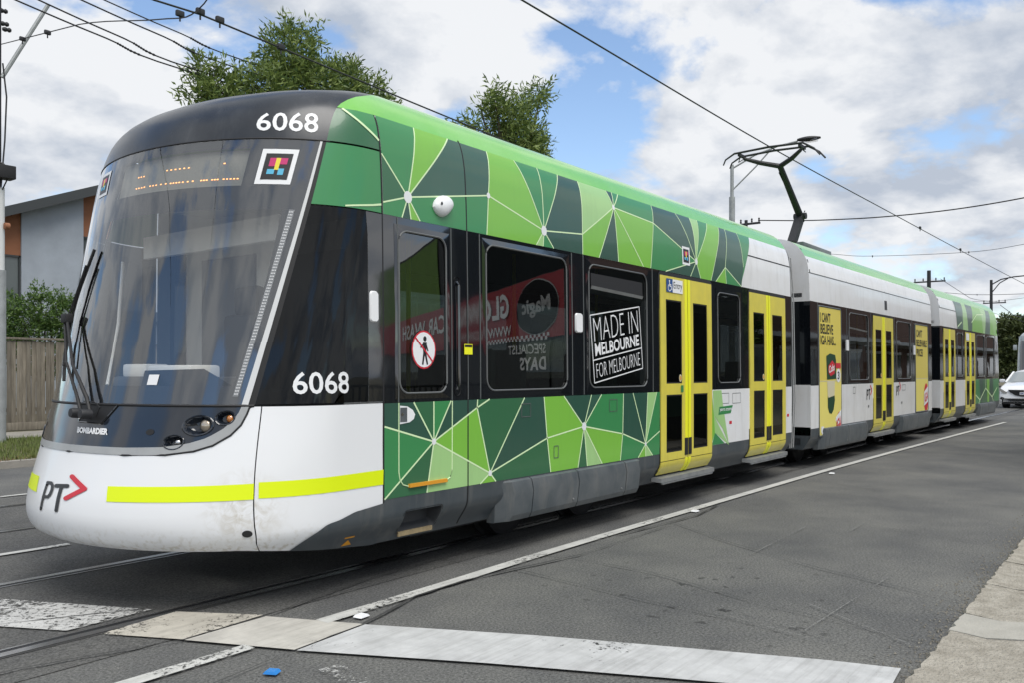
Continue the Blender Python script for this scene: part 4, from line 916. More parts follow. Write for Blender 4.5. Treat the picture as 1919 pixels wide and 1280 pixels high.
# open hopper window
mb = MB(); a, b = 6.33, 7.26
vs = [SX(a, 2.15, .004), SX(b, 2.12, .004), SX(b, 2.055, -.02), SX(a, 2.085, -.02)]; mb.add(vs, [(0, 1, 2, 3)]); mb.add([v + Vector((0, .012, 0)) for v in vs], [(3, 2, 1, 0)])
part('hopper_sash', mb, alu)
mb = MB(); polyfill(mb, [(6.33, 2.15), (7.26, 2.12), (7.26, 2.25), (6.33, 2.26)], -.0045); part('hopper_opening', mb, rubber)
# domes and covers
mb = MB(); rows = []
for i in range(9):
    a = i / 8; row = []
    for j in range(21):
        t = 2 * math.pi * j / 20; x = 4.402 + .102 * math.cos(t) * (1 - .25 * (math.sin(t) < 0) * abs(math.sin(t))); z = 2.540 + .075 * math.sin(t) + .02 * math.cos(t)
        x = 4.402 + (x - 4.402) * math.sqrt(1 - a * a + 1e-9); z = 2.540 + (z - 2.540) * math.sqrt(1 - a * a + 1e-9); row.append(SX(x, z, .004 + a * .055))
    rows.append(row)
mb.grid(rows); cd = part('camera_dome', mb, paintwhite)
mb = MB(); disc(mb, (4.345, 2.545), .010, .012, .052); part('camera_lens', mb, paintblack, parent=cd)
mb = MB(); pts = [(3.97, 1.172), (4.04, 1.165), (4.09, 1.14), (4.112, 1.11), (4.10, 1.08), (4.06, 1.06), (3.97, 1.051)]; polyfill(mb, pts, .006); hc = part('lock_cover', mb, paintwhite)
mb = MB(); xquad(mb, 3.972, 4.035, 1.065, 1.158, .008, 1); part('lock_plate', mb, boxgrey, parent=hc)
mb = MB(); disc(mb, (3.99, 1.115), .010, .010, .010); part('lock', mb, chrome, parent=hc)
tagboard(SX, 8.12, 8.295, 2.515, 2.705, .004)
# ---------- skirt boxes
def skirt_boxes(F, xs, ends=(.12, .10)):
    prof = [(.575, .004), (.555, .045), (.470, .105), (.30, .085), (.255, .06), (.25, 0.0)]
    n = len(xs) - 1
    for i in range(n):
        xa, xb = xs[i] + .006, xs[i + 1] - .006; mb = MB()
        def row(x, k): return [Vector((x, -1.265 - o * k if z < .5 else -1.305 - o * k, z)) for z, o in prof]
        L, Rr = (0.15 if i == 0 else 1.0), (0.15 if i == n - 1 else 1.0)
        rows = [row(xa, L)] + ([row(xa + ends[0], 1)] if i == 0 else []) + ([row(xb - ends[1], 1)] if i == n - 1 else []) + [row(xb, Rr)]
        mb.grid(rows, smooth=False)
        for x, k in ((xa, L), (xb, Rr)): mb.add(row(x, k) + [Vector((x, -1.2, .25)), Vector((x, -1.2, .575))], [tuple(range(len(prof) + 2))])
        o = part('skirt_panel', mb, boxgrey, F, angle=20)
        if 0 < i < n - 1 or n <= 2:
            mb = MB(); mb.lathe((xb - .07, -1.355, .33), (0, -1, 0), [(.009, 0), (.009, .006), (.0005, .007)], 10); mb.box((xa + xb) / 2 - .02, (xa + xb) / 2 + .02, -1.31, -1.30, .572, .582); part('bolt', mb, alu, parent=o)
skirt_boxes(F1, [5.02, 5.40, 6.06, 6.86, 7.22])
# ---------- doors
def make_door():
    leaves = []
    w = 1.20
    for k, (xa, xb) in enumerate(((.0, .592), (.608, w))):
        inner = xb if k == 0 else xa; e0, e1 = (xa + .115, xb - .125) if k == 0 else (xa + .125, xb - .115)
        mb = MB(); of = .010
        def sl(a, b, c, d): xslab(mb, a, b, c, d, of, .02)
        sl(xa, e0, .50, 2.36); sl(e1, xb, .50, 2.36); sl(e0, e1, 2.125, 2.36); sl(e0, e1, 1.158, 1.27); sl(e0, e1, .50, .578)
        leaf = part('door_leaf', mb, yellow)
        for (c, d) in ((1.27, 2.125), (.578, 1.158)):
            mb = MB(); xquad(mb, e0, e1, c, d, .004, 5); part('door_pane', mb, glass_door, parent=leaf); mb = MB()
            for a_, b_, c_, d_ in ((e0, e0 + .016, c, d), (e1 - .016, e1, c, d), (e0, e1, c, c + .014), (e0, e1, d - .014, d)): xquad(mb, a_, b_, c_, d_, .0055)
            part('pane_gasket', mb, rubber, parent=leaf)
        mb = MB(); xslab(mb, xa, xb, .368, .492, .012, .02); part('kick_panel', mb, yellow, parent=leaf)
        mb = MB(); s0, s1 = (xb - .055, xb) if k == 0 else (xa, xa + .055); xslab(mb, s0, s1, .70, 2.36, .013, .004); xslab(mb, s0, s1, .368, .50, .015, .004); part('edge_stripe', mb, brightyellow, parent=leaf)
        mb = MB(); g0, g1 = (xb - .07, xb - .002) if k == 0 else (xa + .002, xa + .07); xslab(mb, g0, g1, .53, .705, .016, .006); part('finger_guard', mb, rubber, parent=leaf)
        if k == 0:
            mb = MB(); disc(mb, (e1 - .04, 1.325), .030, .038, .009, mi=0); disc(mb, (e1 - .04, 1.325), .018, .024, .011, mi=1); part('door_button', mb, [cream, orangepaint], parent=leaf)
        leaves.append(leaf)
    # dark surround and the sill step
    mb = MB(); oo = rrect(-.035, w + .035, .345, 2.40, .07); ii = rrect(0, w, .368, 2.36, .04); ring(mb, oo, ii, .004, .006); polyfill(mb, rrect(-.02, w + .02, .35, 2.39, .05), .003, zcuts=[.4, .44, .48, .55])
    sur = part('door_surround', mb, rubber); leaves.append(sur)
    mb = MB(); mb.add([(-.03, -1.24, .345), (w + .05, -1.24, .345), (w + .03, -1.345, .335), (-.01, -1.345, .335), (-.03, -1.24, .30), (w + .05, -1.24, .30), (w + .03, -1.345, .292), (-.01, -1.345, .292)], [(0, 3, 2, 1), (4, 5, 6, 7), (3, 7, 6, 2), (0, 4, 7, 3), (1, 2, 6, 5)]); mb.tube([(.02, -1.33, .28), (w, -1.33, .28)], .012, 6)
    stp = part('door_step', mb, alu); leaves.append(stp)
    return leaves
proto = make_door()
door_spots = [(F1, 7.600, 1.205), (F1, 9.90, 1.225), (F2, 3.489, 1.26), (F3, .86, 1.136), (F3, 3.106, 1.139)]
for i, (F, x, w) in enumerate(door_spots):
    for p in proto:
        o = p if i == 0 else dup(p, tram)
        o.location = (F[0] - 7.0 + x * math.cos(F[2]), F[1] + x * math.sin(F[2]), 0); o.rotation_euler = (0, 0, F[2]); o.scale = (w / 1.20, 1, 1)
# accessible entry sign over the first door
mb = MB(); xquad(mb, 7.722, 7.86, 2.20, 2.335, .016, 1, 0); xquad(mb, 7.86, 8.085, 2.20, 2.335, .016, 1, 1); text_on(mb, 'Entry', rectq(7.878, 8.07, 2.222, 2.312), .0175, bold=.0, mi=2)
disc(mb, (7.788, 2.312), .012, .011, .0175, mi=3)
for a, b, w_ in (((7.788, 2.30), (7.79, 2.262), .014), ((7.79, 2.275), (7.825, 2.275), .010), ((7.79, 2.262), (7.825, 2.258), .012), ((7.825, 2.26), (7.84, 2.225), .012)): lineseg(mb, a, b, w_, w_, .0175, n=1, mi=3)
for i in range(9):
    a = R(120 + i * 25); b = R(120 + (i + 1) * 25); lineseg(mb, (7.79 + .033 * math.cos(a), 2.245 + .033 * math.sin(a)), (7.79 + .033 * math.cos(b), 2.245 + .033 * math.sin(b)), .009, .009, .0175, n=1, mi=3)
part('entry_sign', mb, [blue_sign, paintwhite, paintblack, paintwhite])
mb = MB(); xquad(mb, 8.03, 8.085, 1.18, 1.25, .016, 1, 0); part('access_sticker', mb, [M_])
# ---------- second section
W2 = [(2.131, 3.237, 1.225, 2.365), (4.969, 6.05, 1.225, 2.365)]
section_shell(F2, .378, 7.797, W2, white, white)
for w in W2: window(F2, *w)
def poster(F, x0, x1, z0, zs, z1, lines, extra):
    mb = MB(); xslab(mb, x0, x1, zs, z1, .006, .006, 0); xslab(mb, x0, x1, z0, zs - .012, .006, .006, 1); xslab(mb, x0, x1, zs - .012, zs, .008, .008, 2)
    o = part('advertising_panel', mb, [adyellow, adyellow2, cream], F)
    mb = MB()
    for s_, q in lines: text_on(mb, s_, rectq(*q), .0085, bold=.02)
    part('slogan', mb, paintblack, parent=o)
    mb = MB(); bead(mb, rrect(x0 - .012, x1 + .012, z0 - .012, z1 + .012, .03), .012, .004); part('panel_frame', mb, seamgrey, parent=o)
    if extra: extra(o)
    return o
def circle_logo(o, cx, cz, r, x1):
    mb = MB(); pts = [(min(x1, cx + r * .62 * math.cos(2 * math.pi * i / 28)), cz + r * math.sin(2 * math.pi * i / 28)) for i in range(28)]; polyfill(mb, pts, .009, mi=0)
    q = [(cx - .19, cz - .17), (x1 - .005, cz - .09), (x1 - .005, cz + .23), (cx - .17, cz + .12)]; polyfill(mb, q, .0105, mi=1); text_on(mb, 'IGA', ((cx - .14, cz - .12), (x1 - .02, cz - .04), (x1 - .02, cz + .15), (cx - .13, cz + .08)), .012, bold=.03, mi=0); part('round_logo', mb, [paintred, paintwhite], parent=o)
def ad1x(o):
    mb = MB()
    polyfill(mb, [(1.03, 1.62), (1.20, 1.66), (1.44, 1.64), (1.48, 1.56), (1.48, 1.28), (1.06, 1.27)], .0085, mi=0); polyfill(mb, [(1.06, 1.255), (1.42, 1.255), (1.40, 1.03), (1.10, 1.0)], .0085, mi=1); polyfill(mb, [(1.09, 1.03), (1.12, 1.0), (1.40, 1.03), (1.42, .96), (1.36, .82), (1.27, .76), (1.16, .78), (1.10, .86)], .0098, mi=0)
    polyfill(mb, [(1.12, 1.47), (1.30, 1.56), (1.42, 1.50), (1.40, 1.36), (1.22, 1.32), (1.13, 1.37)], .0098, mi=2); text_on(mb, 'Cobs', ((1.14, 1.36), (1.40, 1.41), (1.40, 1.52), (1.14, 1.47)), .011, bold=.02, mi=3)
    polyfill(mb, [(1.46, 1.44), (1.70, 1.44), (1.70, 1.52), (1.46, 1.52)], .0098, mi=2); disc(mb, (1.585, 1.33), .105, .105, .0105, mi=3); text_on(mb, '3', rectq(1.54, 1.63, 1.27, 1.39), .012, bold=.03, mi=4)
    part('product_picture', mb, [adgreen, cream, paintred, paintwhite, paintblack], parent=o)
    mb = MB(); polyfill(mb, [(.80, .52), (.86, .47), (.92, .52), (.92, .59), (.80, .59)], .009); part('small_badge', mb, paintwhite, parent=o)
    circle_logo(o, 1.63, .58, .20, 1.725)
poster(F2, .741, 1.731, .335 + .13, 1.255, 2.345, [("I CAN'T", (.79, 1.25, 2.125, 2.27)), ('BELIEVE', (.79, 1.36, 1.955, 2.10)), ('IGA HAS...', (.79, 1.48, 1.785, 1.93))], ad1x)
poster(F2, 6.403, 7.42, .60, 1.255, 2.33, [("CAN'T", (6.47, 6.95, 2.09, 2.24)), ('BELIEVABLE', (6.47, 7.33, 1.89, 2.04)), ('PRICES', (6.47, 6.98, 1.69, 1.84))], lambda o: circle_logo(o, 7.25, .86, .29, 7.41))
for x in (2.06, 6.32):
    mb = MB(); xslab(mb, x - .05, x + .05, 1.72, 1.90, .012, .012); part('marker_lamp', mb, paintwhite, F2)
mb = MB(); a, b = 2.19, 3.16; vs = [SX(a, 2.11, .004), SX(b, 2.08, .004), SX(b, 2.00, -.03), SX(a, 2.03, -.03)]; mb.add(vs, [(0, 1, 2, 3)]); mb.add([v + Vector((0, .012, 0)) for v in vs], [(3, 2, 1, 0)]); part('hopper_sash', mb, alu, F2)
def pt_mark(F, x, z, k):
    mb = MB()
    def cp(a, b, w, mi): lineseg(mb, (x + a[0] * k, z + a[1] * k), (x + b[0] * k, z + b[1] * k), w * k, w * k, .004, n=2, mi=mi)
    cp((0, 0), (0, .30), .05, 0); cp((0, .30), (.11, .28), .05, 0); cp((.11, .29), (.12, .15), .05, 0); cp((.12, .16), (0, .13), .05, 0); cp((.26, 0), (.26, .30), .05, 0); cp((.17, .30), (.36, .30), .05, 0)
    cp((.36, .44), (.52, .29), .06, 1); cp((.52, .29), (.38, .14), .06, 1); part('emblem_mark', mb, [paintblack, paintred], F)
pt_mark(F2, 3.10, .92, .55); pt_mark(F2, 4.98, .95, .55)
for q_ in ((2.35, 2.46, 1.04, 1.14), (5.38, 5.62, 1.04, 1.14)):
    mb = MB(); rectline(mb, *q_, .008, .003); part('hatch_outline', mb, seamgrey, F2)
for q_ in ((3.17, 3.23, .79, .83), (5.32, 5.38, .79, .83)):
    mb = MB(); xquad(mb, *q_, .004); part('small_notice', mb, boxgrey, F2)
skirt_boxes(F2, [.82, 1.10, 2.02, 2.95, 3.12]); skirt_boxes(F2, [5.18, 5.42, 6.45, 7.35, 7.55])
mb = MB(); xslab(mb, .40, 7.79, 2.798, 2.812, .002, .006); 
for xx in (2.1, 4.3, 6.2): xslab(mb, xx - .005, xx + .005, 2.815, 3.04, .002, .004)
part('cantrail_joint', mb, seamgrey, F2)
mb = MB(); xslab(mb, 4.25, 4.40, 2.50, 2.66, .004, .003); part('square_tag', mb, navi['k'], F2)
for xx in (.70, 2.05, 3.38, 4.86, 6.16, 7.50):
    mb = MB(); xslab(mb, xx - .005, xx + .005, 1.195, 2.40, .0035, .004); part('panel_joint', mb, seamgrey, F2)
mb = MB(); xslab(mb, .41, .44, 2.81, 3.16, .003, .006); part('corner_gasket', mb, rubber, F2)
# ---------- third section
W3 = [(2.198, 2.836, 1.24, 2.34), (4.444, 5.487, 1.225, 2.365), (5.72, 6.887, 1.225, 2.365)]
section_shell(F3, .534, 7.25, W3, white, white)
for w in W3: window(F3, *w)
mb = MB(); pz = [(2.12, 3.045), (2.30, 2.405), (7.25, 2.405), (7.25, 3.045)]
cols = [('E', 2.12, 2.30, 2.95, 2.90), ('P', 2.95, 2.90, 3.35, 3.5), ('D', 3.35, 3.5, 4.15, 3.95), ('L', 4.15, 3.95, 5.2, 5.35), ('P', 5.2, 5.35, 5.9, 5.6), ('E', 5.9, 5.6, 6.45, 6.3), ('L', 6.45, 6.3, 7.25, 7.25)]
for c, a, b, a2, b2 in cols: polyfill(mb, [(a, 3.045), (b, 2.405), (b2, 2.405), (a2, 3.045)], .004, zcuts=[2.5, 2.6, 2.7, 2.8, 2.84, 2.88, 2.92, 2.96, 3.0, 3.025], mi=LIV_D[c])
cols = [('M', 4.30, 4.30, 4.75, 4.95), ('D', 4.75, 4.95, 5.25, 5.2), ('G', 5.25, 5.2, 5.75, 5.85), ('L', 5.75, 5.85, 6.15, 6.1), ('D', 6.15, 6.1, 6.65, 6.8), ('M', 6.65, 6.8, 7.25, 7.25)]
for c, a, b, a2, b2 in cols: polyfill(mb, [(a, ZS), (b, ZB), (b2, ZB), (a2, ZS)], .004, mi=LIV_D[c])
lv = part('livery_print', mb, LIVM, F3)
mb = MB()
for a, b in (((4.3, .8), (4.85, .66)), ((4.85, .66), (5.6, .95)), ((5.6, .95), (6.5, .70)), ((6.5, .70), (7.25, .95)), ((5.6, .95), (5.55, ZS)), ((4.85, .66), (4.7, ZB)), ((6.5, .70), (6.7, ZB)), ((2.3, 2.45), (2.75, 2.58)), ((3.9, 2.62), (4.6, 2.85)), ((4.6, 2.85), (5.5, 2.9))): lineseg(mb, a, b, .03, .03, .006)
part('livery_line', mb, LN, parent=lv)['kind'] = 'stuff'
skirt_boxes(F3, [4.62, 4.95, 5.85, 6.75, 6.95])
mb = MB(); xslab(mb, .56, 7.9, 2.798, 2.812, .003, .006); part('cantrail_joint', mb, seamgrey, F3)
mb = MB(); xslab(mb, .56, .60, 2.81, 3.16, .003, .006); part('corner_gasket', mb, rubber, F3)
for xx in (4.36, 5.6, 7.0):
    mb = MB(); xslab(mb, xx - .006, xx + .006, 1.195, 2.40, .0035, .004); part('panel_joint', mb, seamgrey, F3)
mb = MB(); xquad(mb, 3.16, 3.5, 2.16, 2.33, .017); part('entry_sign', mb, paintwhite, F3)
# rear cab: same nose turned round, plain
def rear(u, z):
    p = S0(u, z); return Vector((7.25 + (3.95 - p.x) * .62, p.y, p.z))
mb = MB()
bands = ((.37, .578, 0), (.578, 1.19, 1), (1.19, 2.405, 2), (2.405, 3.045, 3))
for a, b, mi in bands:
    nz = 6; mb.grid([[rear(-1.55 + 3.1 * i / 60, a + (b - a) * j / nz) if abs(-1.55 + 3.1 * i / 60) < u_at_x(3.95, a + (b - a) * j / nz) else rear(math.copysign(u_at_x(3.95, a + (b - a) * j / nz), i - 30), a + (b - a) * j / nz) for j in range(nz + 1)] for i in range(61)], mi)
mb.grid([[rear(max(-u_at_x(3.95, z), min(u_at_x(3.95, z), -1.55 + 3.1 * i / 60)) if u_at_x(3.95, z) > .02 else 0, z) for z in ZR] for i in range(61)], 4)
rc = part('rear_cab', mb, [darkgrey, M_, black, L_, roofgreen], F3)
mb = MB(); mb.lathe(rear(1.0, 2.52), (0, -1, 0), [(.06, -.02), (.06, .02), (.0005, .03)], 14); part('rear_camera', mb, rubber, F3)
# ---------- bellows between sections
def bellows(x0, x1, F, n, inset=0.0):
    prof = [.36, .48, .6, 1.2, 2.0, 2.4, 2.8, 2.9, 3.0, 3.045] + ZR[1:]
    mb = MB(); rows = []
    for i in range(2 * n + 1):
        k = inset + (.055 if i % 2 == 0 else .12)
        x = x0 + (x1 - x0) * i / (2 * n); row = []
        for z in prof: row.append(Vector((x, -max(.0, fW(z) - k), z - (.03 if z > 3.1 else 0))))
        rows.append(row + [Vector((x, -p.y, p.z)) for p in reversed(row)])
    mb.grid(rows, smooth=False); return part('bellows', mb, [mat('bellows_fabric', (.045, .05, .05), .6, coat=.2)] if 'bellows_fabric' not in MATS else [MATS['bellows_fabric']], F, angle=10)
bl_ = bellows(11.375, 11.58, F1, 3)
for i in range(3):
    x = 11.41 + i * .07; mb = MB(); mb.tube([(x, -1.285, .36), (x + .02, -1.305, 1.0), (x - .01, -1.292, 2.4), (x, -1.25, 2.95)], .008, 6); part('bellows_hoop', mb, rimgrey, parent=bl_)
bellows(11.57, 12.18, F1, 4, .30)
bellows(7.80, 8.60, F2, 5, .26)
# ---------- underneath: bogies
def bogie(F, x):
    mb = MB(); mb.bbox((x, 0, .42), (2.2, 1.9, .12), .02); 
    for s in (-1, 1): mb.bbox((x, s * .95, .36), (2.0, .12, .22), .03)
    b_ = part('bogie', mb, under, F)
    for dx in (-.6, .6):
        for s in (-1, 1):
            mb = MB(); mb.lathe((x + dx, s * .72, .30), (0, s, 0), [(.0005, .10), (.10, .11), (.12, .07), (.24, .06), (.27, .075), (.30, .07), (.30, -.05), (.335, -.055), (.335, -.08), (.0005, -.08)], 24); part('wheel', mb, [under], parent=b_)
for F, x in ((F1, 6.40), (F2, 2.0), (F2, 6.3), (F3, 5.6)): bogie(F, x)
mb = MB(); mb.box(4.3, 11.3, -1.1, 1.1, .24, .345); mb.box(3.3, 4.3, -.6, .6, .30, .345); part('underframe', mb, under, F1)
mb = MB(); mb.box(.5, 7.7, -1.1, 1.1, .24, .345); part('underframe', mb, under, F2)
mb = MB(); mb.box(.6, 7.4, -1.1, 1.1, .24, .345); part('underframe', mb, under, F3)
# ---------- passenger seats and poles seen through the glass
def seat(F, x, y, rz):
    mb = MB(); mb.bbox((0, 0, .86), (.42, .44, .10), .04); mb.bbox((-.20, 0, 1.22), (.08, .44, .70), .04); mb.box(-.15, .12, -.16, .16, .44, .80)
    mb.xf(lambda v: Matrix.Rotation(rz, 3, 'Z') @ v + Vector((x, y, 0))); part('passenger_seat', mb, seatgreen, F)
for F, xs in ((F1, (4.95, 5.75, 6.6, 7.2)), (F2, (1.2, 2.0, 2.9, 5.2, 6.0, 6.9)), (F3, (4.7, 5.5, 6.4))):
    for i, x in enumerate(xs):
        for y in (-.95, .95): seat(F, x, y, 0 if i % 2 else math.pi)
for F, xs in ((F1, (4.75, 6.1, 7.5, 8.95, 9.7)), (F2, (3.3, 4.9))):
    for x in xs:
        mb = MB(); mb.tube([(x, -.65, .45), (x, -.65, 2.45)], .017); part('grab_pole', mb, brightyellow, F)
# ---------- roof equipment and pantograph
mb = MB(); mb.bbox((13.55 + .72, -.55, 3.40), (1.45, .42, .13), .012); part('roof_box', mb, [boxgrey])
mb = MB(); mb.bbox((13.56, -.1, 3.415), (.06, 1.1, .16), .01); part('roof_box_end', mb, rubber)
mb = MB(); mb.bbox((13.35, .15, 3.52), (.55, .75, .09), .015); part('pantograph_plinth', mb, cream)
mb = MB()
base = Vector((15.05, 0, 3.50)); elbow = Vector((15.66, 0, 4.25)); yj = Vector((14.62, 0, 4.97))
for s in (-1, 1): mb.bar((14.75, s * .32, 3.40), (15.3, s * .32, 3.40), .06, .06)
mb.bar((14.8, -.34, 3.42), (14.8, .34, 3.42), .06, .06); mb.bar((15.25, -.34, 3.42), (15.25, .34, 3.42), .06, .06)
mb.box(14.7, 15.35, -.4, .4, 3.335, 3.385)
pan = part('pantograph', mb, darkmetal)
mb = MB(); mb.bar((14.98, 0, 3.42), elbow, .14, .12); part('lower_arm', mb, darkmetal, parent=pan)
mb = MB(); mb.tube([(elbow.x, -.11, elbow.z), (elbow.x, .11, elbow.z)], .06, 12); mb.tube([elbow + Vector((.05, .1, .1)), elbow + Vector((.2, .12, .02)), elbow + Vector((.1, .1, -.15))], .012, 6); mb.tube([elbow + Vector((-.05, -.1, .08)), elbow + Vector((-.2, -.12, .0)), elbow + Vector((-.1, -.1, -.12))], .012, 6); part('elbow_joint', mb, darkmetal, parent=pan)
mb = MB(); mb.tube([elbow, yj], [.065, .05], 10); mb.tube([elbow + Vector((0, .06, .12)), yj + Vector((.04, .03, -.1))], .012, 6); part('upper_arm', mb, darkmetal, parent=pan)
mb = MB(); mb.tube([yj, (14.42, .28, 5.03), (14.25, .50, 5.10)], [.045, .04, .03], 8); mb.tube([yj, (14.42, -.28, 5.03), (14.25, -.48, 5.10)], [.045, .04, .03], 8); part('fork', mb, darkmetal, parent=pan)
mb = MB()
for dx in (-.14, .14): mb.tube([(14.2 + dx, .80, 4.99), (14.2 + dx, .76, 5.08), (14.2 + dx, .60, 5.165), (14.2 + dx, 0, 5.185), (14.2 + dx, -.58, 5.165), (14.2 + dx, -.76, 5.05), (14.2 + dx, -.86, 4.93)], [.012, .014, .018, .02, .018, .014, .014], 8)
for s in (-1, 1): mb.bar((14.06, s * .52, 5.14), (14.34, s * .52, 5.14), .04, .05)
for s in (-1, 1): mb.tube([(14.1, s * .5, 5.12), (14.2, s * .58, 5.04), (14.3, s * .5, 5.12)], .008, 6)
part('collector_head', mb, darkmetal, parent=pan)

# ================================================================== street
# track centre line bends slightly to the right beyond the first section
def cy(x):
    return 0.0 if x < 9 else -(x - 9) ** 2 * 0.00075 if x < 27 else -0.243 - (x - 27) * 0.027
mb = MB(); mb.quad((-600, -900, -.02), (1500, -900, -.02), (1500, 900, -.02), (-600, 900, -.02)); tag(obj('ground', mb, dirt), kind='structure')
def ribbon(mb, y0, y1, x0, x1, z, follow=True, step=3.0, mi=0):
    n = max(1, int((x1 - x0) / step)); rows = []
    for i in range(n + 1):
        x = x0 + (x1 - x0) * i / n; c = cy(x) if follow else 0
        rows.append([(x, y0 + c, z), (x, y1 + c, z)])
    mb.grid(rows, mi); return mb
mb = MB(); ribbon(mb, -4.36, 7.9, -40, 420, 0.0); road = tag(obj('road', mb, road_m), kind='structure')
def road_part(name, mb, m):
    return obj(name, mb, m, road)
mb = MB(); ribbon(mb, -1.18, 4.75, -40, 420, .004); road_part('track_slab', mb, tracklane_m)
# grooved rails: near track -0.7175/+0.7175, far track centred 3.47
for c in (0.0, 3.47):
    for s in (-1, 1):
        y = c + s * .7175; mb = MB()
        a, b = (y, y + s * .062)
        ribbon(mb, min(a, b), max(a, b), -40, 300, .010)                          # running head (outside the gauge face)
        rl = road_part('rail', mb, steel)
        mb = MB(); a, b = (y, y - s * .042); ribbon(mb, min(a, b), max(a, b), -40, 300, .0075); obj('rail_groove', mb, rubber, rl)
        mb = MB(); a, b = (y - s * .042, y - s * .058); ribbon(mb, min(a, b), max(a, b), -40, 300, .009); obj('guard_lip', mb, steel, rl)
        mb = MB(); a, b = (y + s * .062, y + s * .085); ribbon(mb, min(a, b), max(a, b), -40, 300, .0075); obj('rail_filler', mb, tar, rl)
def poly_sheet(mb, pts, z, mi=0):
    return polyfill(mb, pts, z, fn=lambda x, y, o: Vector((x, y, o)), mi=mi)
# stop bar in its four worn segments, at .012 and above
for pts, m in (([(2.06, .78), (2.249, .358), (2.685, -.597), (2.187, -.617), (2.006, -.248), (1.82, .15)], stop_worn), ([(2.271, -.812), (2.745, -.748), (3.005, -1.205), (2.480, -1.248)], stop_cream), ([(2.478, -1.26), (2.996, -1.236), (3.228, -1.785), (2.722, -1.835)], stop_cream2),
               ([(3.228, -1.80), (3.633, -2.65), (3.878, -3.258), (4.168, -3.991), (4.259, -4.297), (3.849, -4.328), (3.477, -3.465), (3.149, -2.721), (2.722, -1.85)], stop_m)):
    mb = MB(); poly_sheet(mb, pts, .0135); road_part('stop_bar', mb, m)
lane_c = pchip([(3.0, -1.568), (3.9, -1.563), (5.3, -1.530), (7.2, -1.525), (10.6, -1.53), (14.25, -1.58), (20, -1.72), (26.2, -1.903), (40, -2.35)])
mb = MB(); rows = []
for i in range(61):
    x = 3.12 + (26.5 - 3.12) * i / 60; c = lane_c(x)
    rows.append([(x, c - .05, .0145), (x, c + .05, .0145)])
mb.grid(rows[:14]); road_part('lane_line', mb, line_worn); mb = MB(); mb.grid(rows[13:]); road_part('lane_line', mb, line_m)
mb = MB(); mb.add([(1.0, -1.56, .0145), (1.0, -1.66, .0145), (2.62, -1.66, .0145), (2.62, -1.57, .0145)], [(0, 1, 2, 3)]); road_part('lane_line', mb, line_worn)
mb = MB(); mb.grid([[(30 + i * 3, -2.05 - i * .09, .0145), (30 + i * 3, -1.95 - i * .09, .0145)] for i in range(3)]); road_part('lane_line', mb, line_m)
mb = MB(); ribbon(mb, 1.66, 1.74, 0.2, 3.3, .0145); road_part('centre_line', mb, line_worn)
mb = MB(); ribbon(mb, 4.9, 4.98, -20, 200, .0105); road_part('lane_line', mb, line_worn)
# tar-sealed cracks
def crack(pts, w, z=.0165):
    mb = MB(); P = [];
    for (a, b) in zip(pts, pts[1:]):
        n = max(2, int(math.dist(a, b) / .12))
        for i in range(n): t = i / n; P.append((a[0] + (b[0] - a[0]) * t + random.uniform(-.006, .006), a[1] + (b[1] - a[1]) * t + random.uniform(-.006, .006)))
    P.append(pts[-1]); rows = []
    for i, p in enumerate(P):
        q0, q1 = P[max(0, i - 1)], P[min(len(P) - 1, i + 1)]; d = Vector((q1[0] - q0[0], q1[1] - q0[1])).normalized(); n_ = Vector((-d.y, d.x)); ww = w * .62 * random.uniform(.4, 1.5) / 2
        rows.append([(p[0] - n_.x * ww, p[1] - n_.y * ww, z), (p[0] + n_.x * ww, p[1] + n_.y * ww, z)])
    mb.grid(rows); road_part('sealed_crack', mb, tar)
crack([(1.0, -.95), (1.781, -1.04), (2.48, -1.252), (3.002, -1.232), (4.013, -1.06), (4.932, -1.02), (5.971, -.985), (8.274, -1.0), (10.3, -1.13), (16, -1.25)], .018)
crack([(1.6, -2.0), (2.722, -1.845), (3.228, -1.792)], .012); crack([(3.228, -1.79), (3.821, -1.62), (4.305, -1.60), (4.739, -1.66), (5.425, -1.78)], .028)
crack([(4.70, -1.03), (4.729, -1.45)], .012); crack([(5.0, -1.03), (5.33, -1.72), (5.232, -2.519), (4.941, -3.344), (4.75, -4.3)], .010); crack([(4.761, -1.66), (4.66, -2.3), (4.589, -2.784), (4.52, -3.5)], .010)
crack([(7.2, -1.6), (6.6, -2.4), (6.1, -3.3), (5.7, -4.3)], .010); crack([(6.3, -1.62), (7.6, -1.72), (8.3, -1.62)], .028); crack([(8.8, -1.6), (8.2, -2.6), (7.7, -4.3)], .008); crack([(5.42, -1.78), (7.0, -1.75)], .012)
crack([(2.0, -.2), (2.75, -.60), (4.2, -.62)], .012); crack([(11.0, -1.7), (10.2, -3.0), (9.9, -4.4)], .010)
# pale tyre scrapes
def scrape(a, b, w, m):
    mb = MB(); a, b = Vector(a), Vector(b); d = (b - a).normalized(); n_ = Vector((-d.y, d.x)) * w / 2; rows = []
    for i in range(9): p = a.lerp(b, i / 8); rows.append([(p.x - n_.x, p.y - n_.y, .0172), (p.x + n_.x, p.y + n_.y, .0172)])
    mb.grid(rows); road_part('scrape_mark', mb, m)
scr = worn_paint('scrape_paint', (.23, .23, .22), .74, 40, 2.0)
for a, b in (((4.55, -3.75), (7.2, -3.85)), ((4.45, -4.05), (4.75, -3.2)), ((4.35, -4.18), (4.58, -3.3)), ((6.2, -2.8), (7.6, -2.75)), ((7.0, -3.15), (8.4, -3.1)), ((4.62, -4.3), (5.1, -3.6))): scrape(a, b, .006, scr)
mb = MB(); mb.add([(2.50, -2.62, .017), (2.62, -2.62, .017), (2.72, -2.18, .017), (2.60, -2.16, .017)], [(0, 1, 2, 3)]); road_part('paint_remnant', mb, worn_paint('remnant_paint', (.5, .5, .48), .86, 30, 6.0))
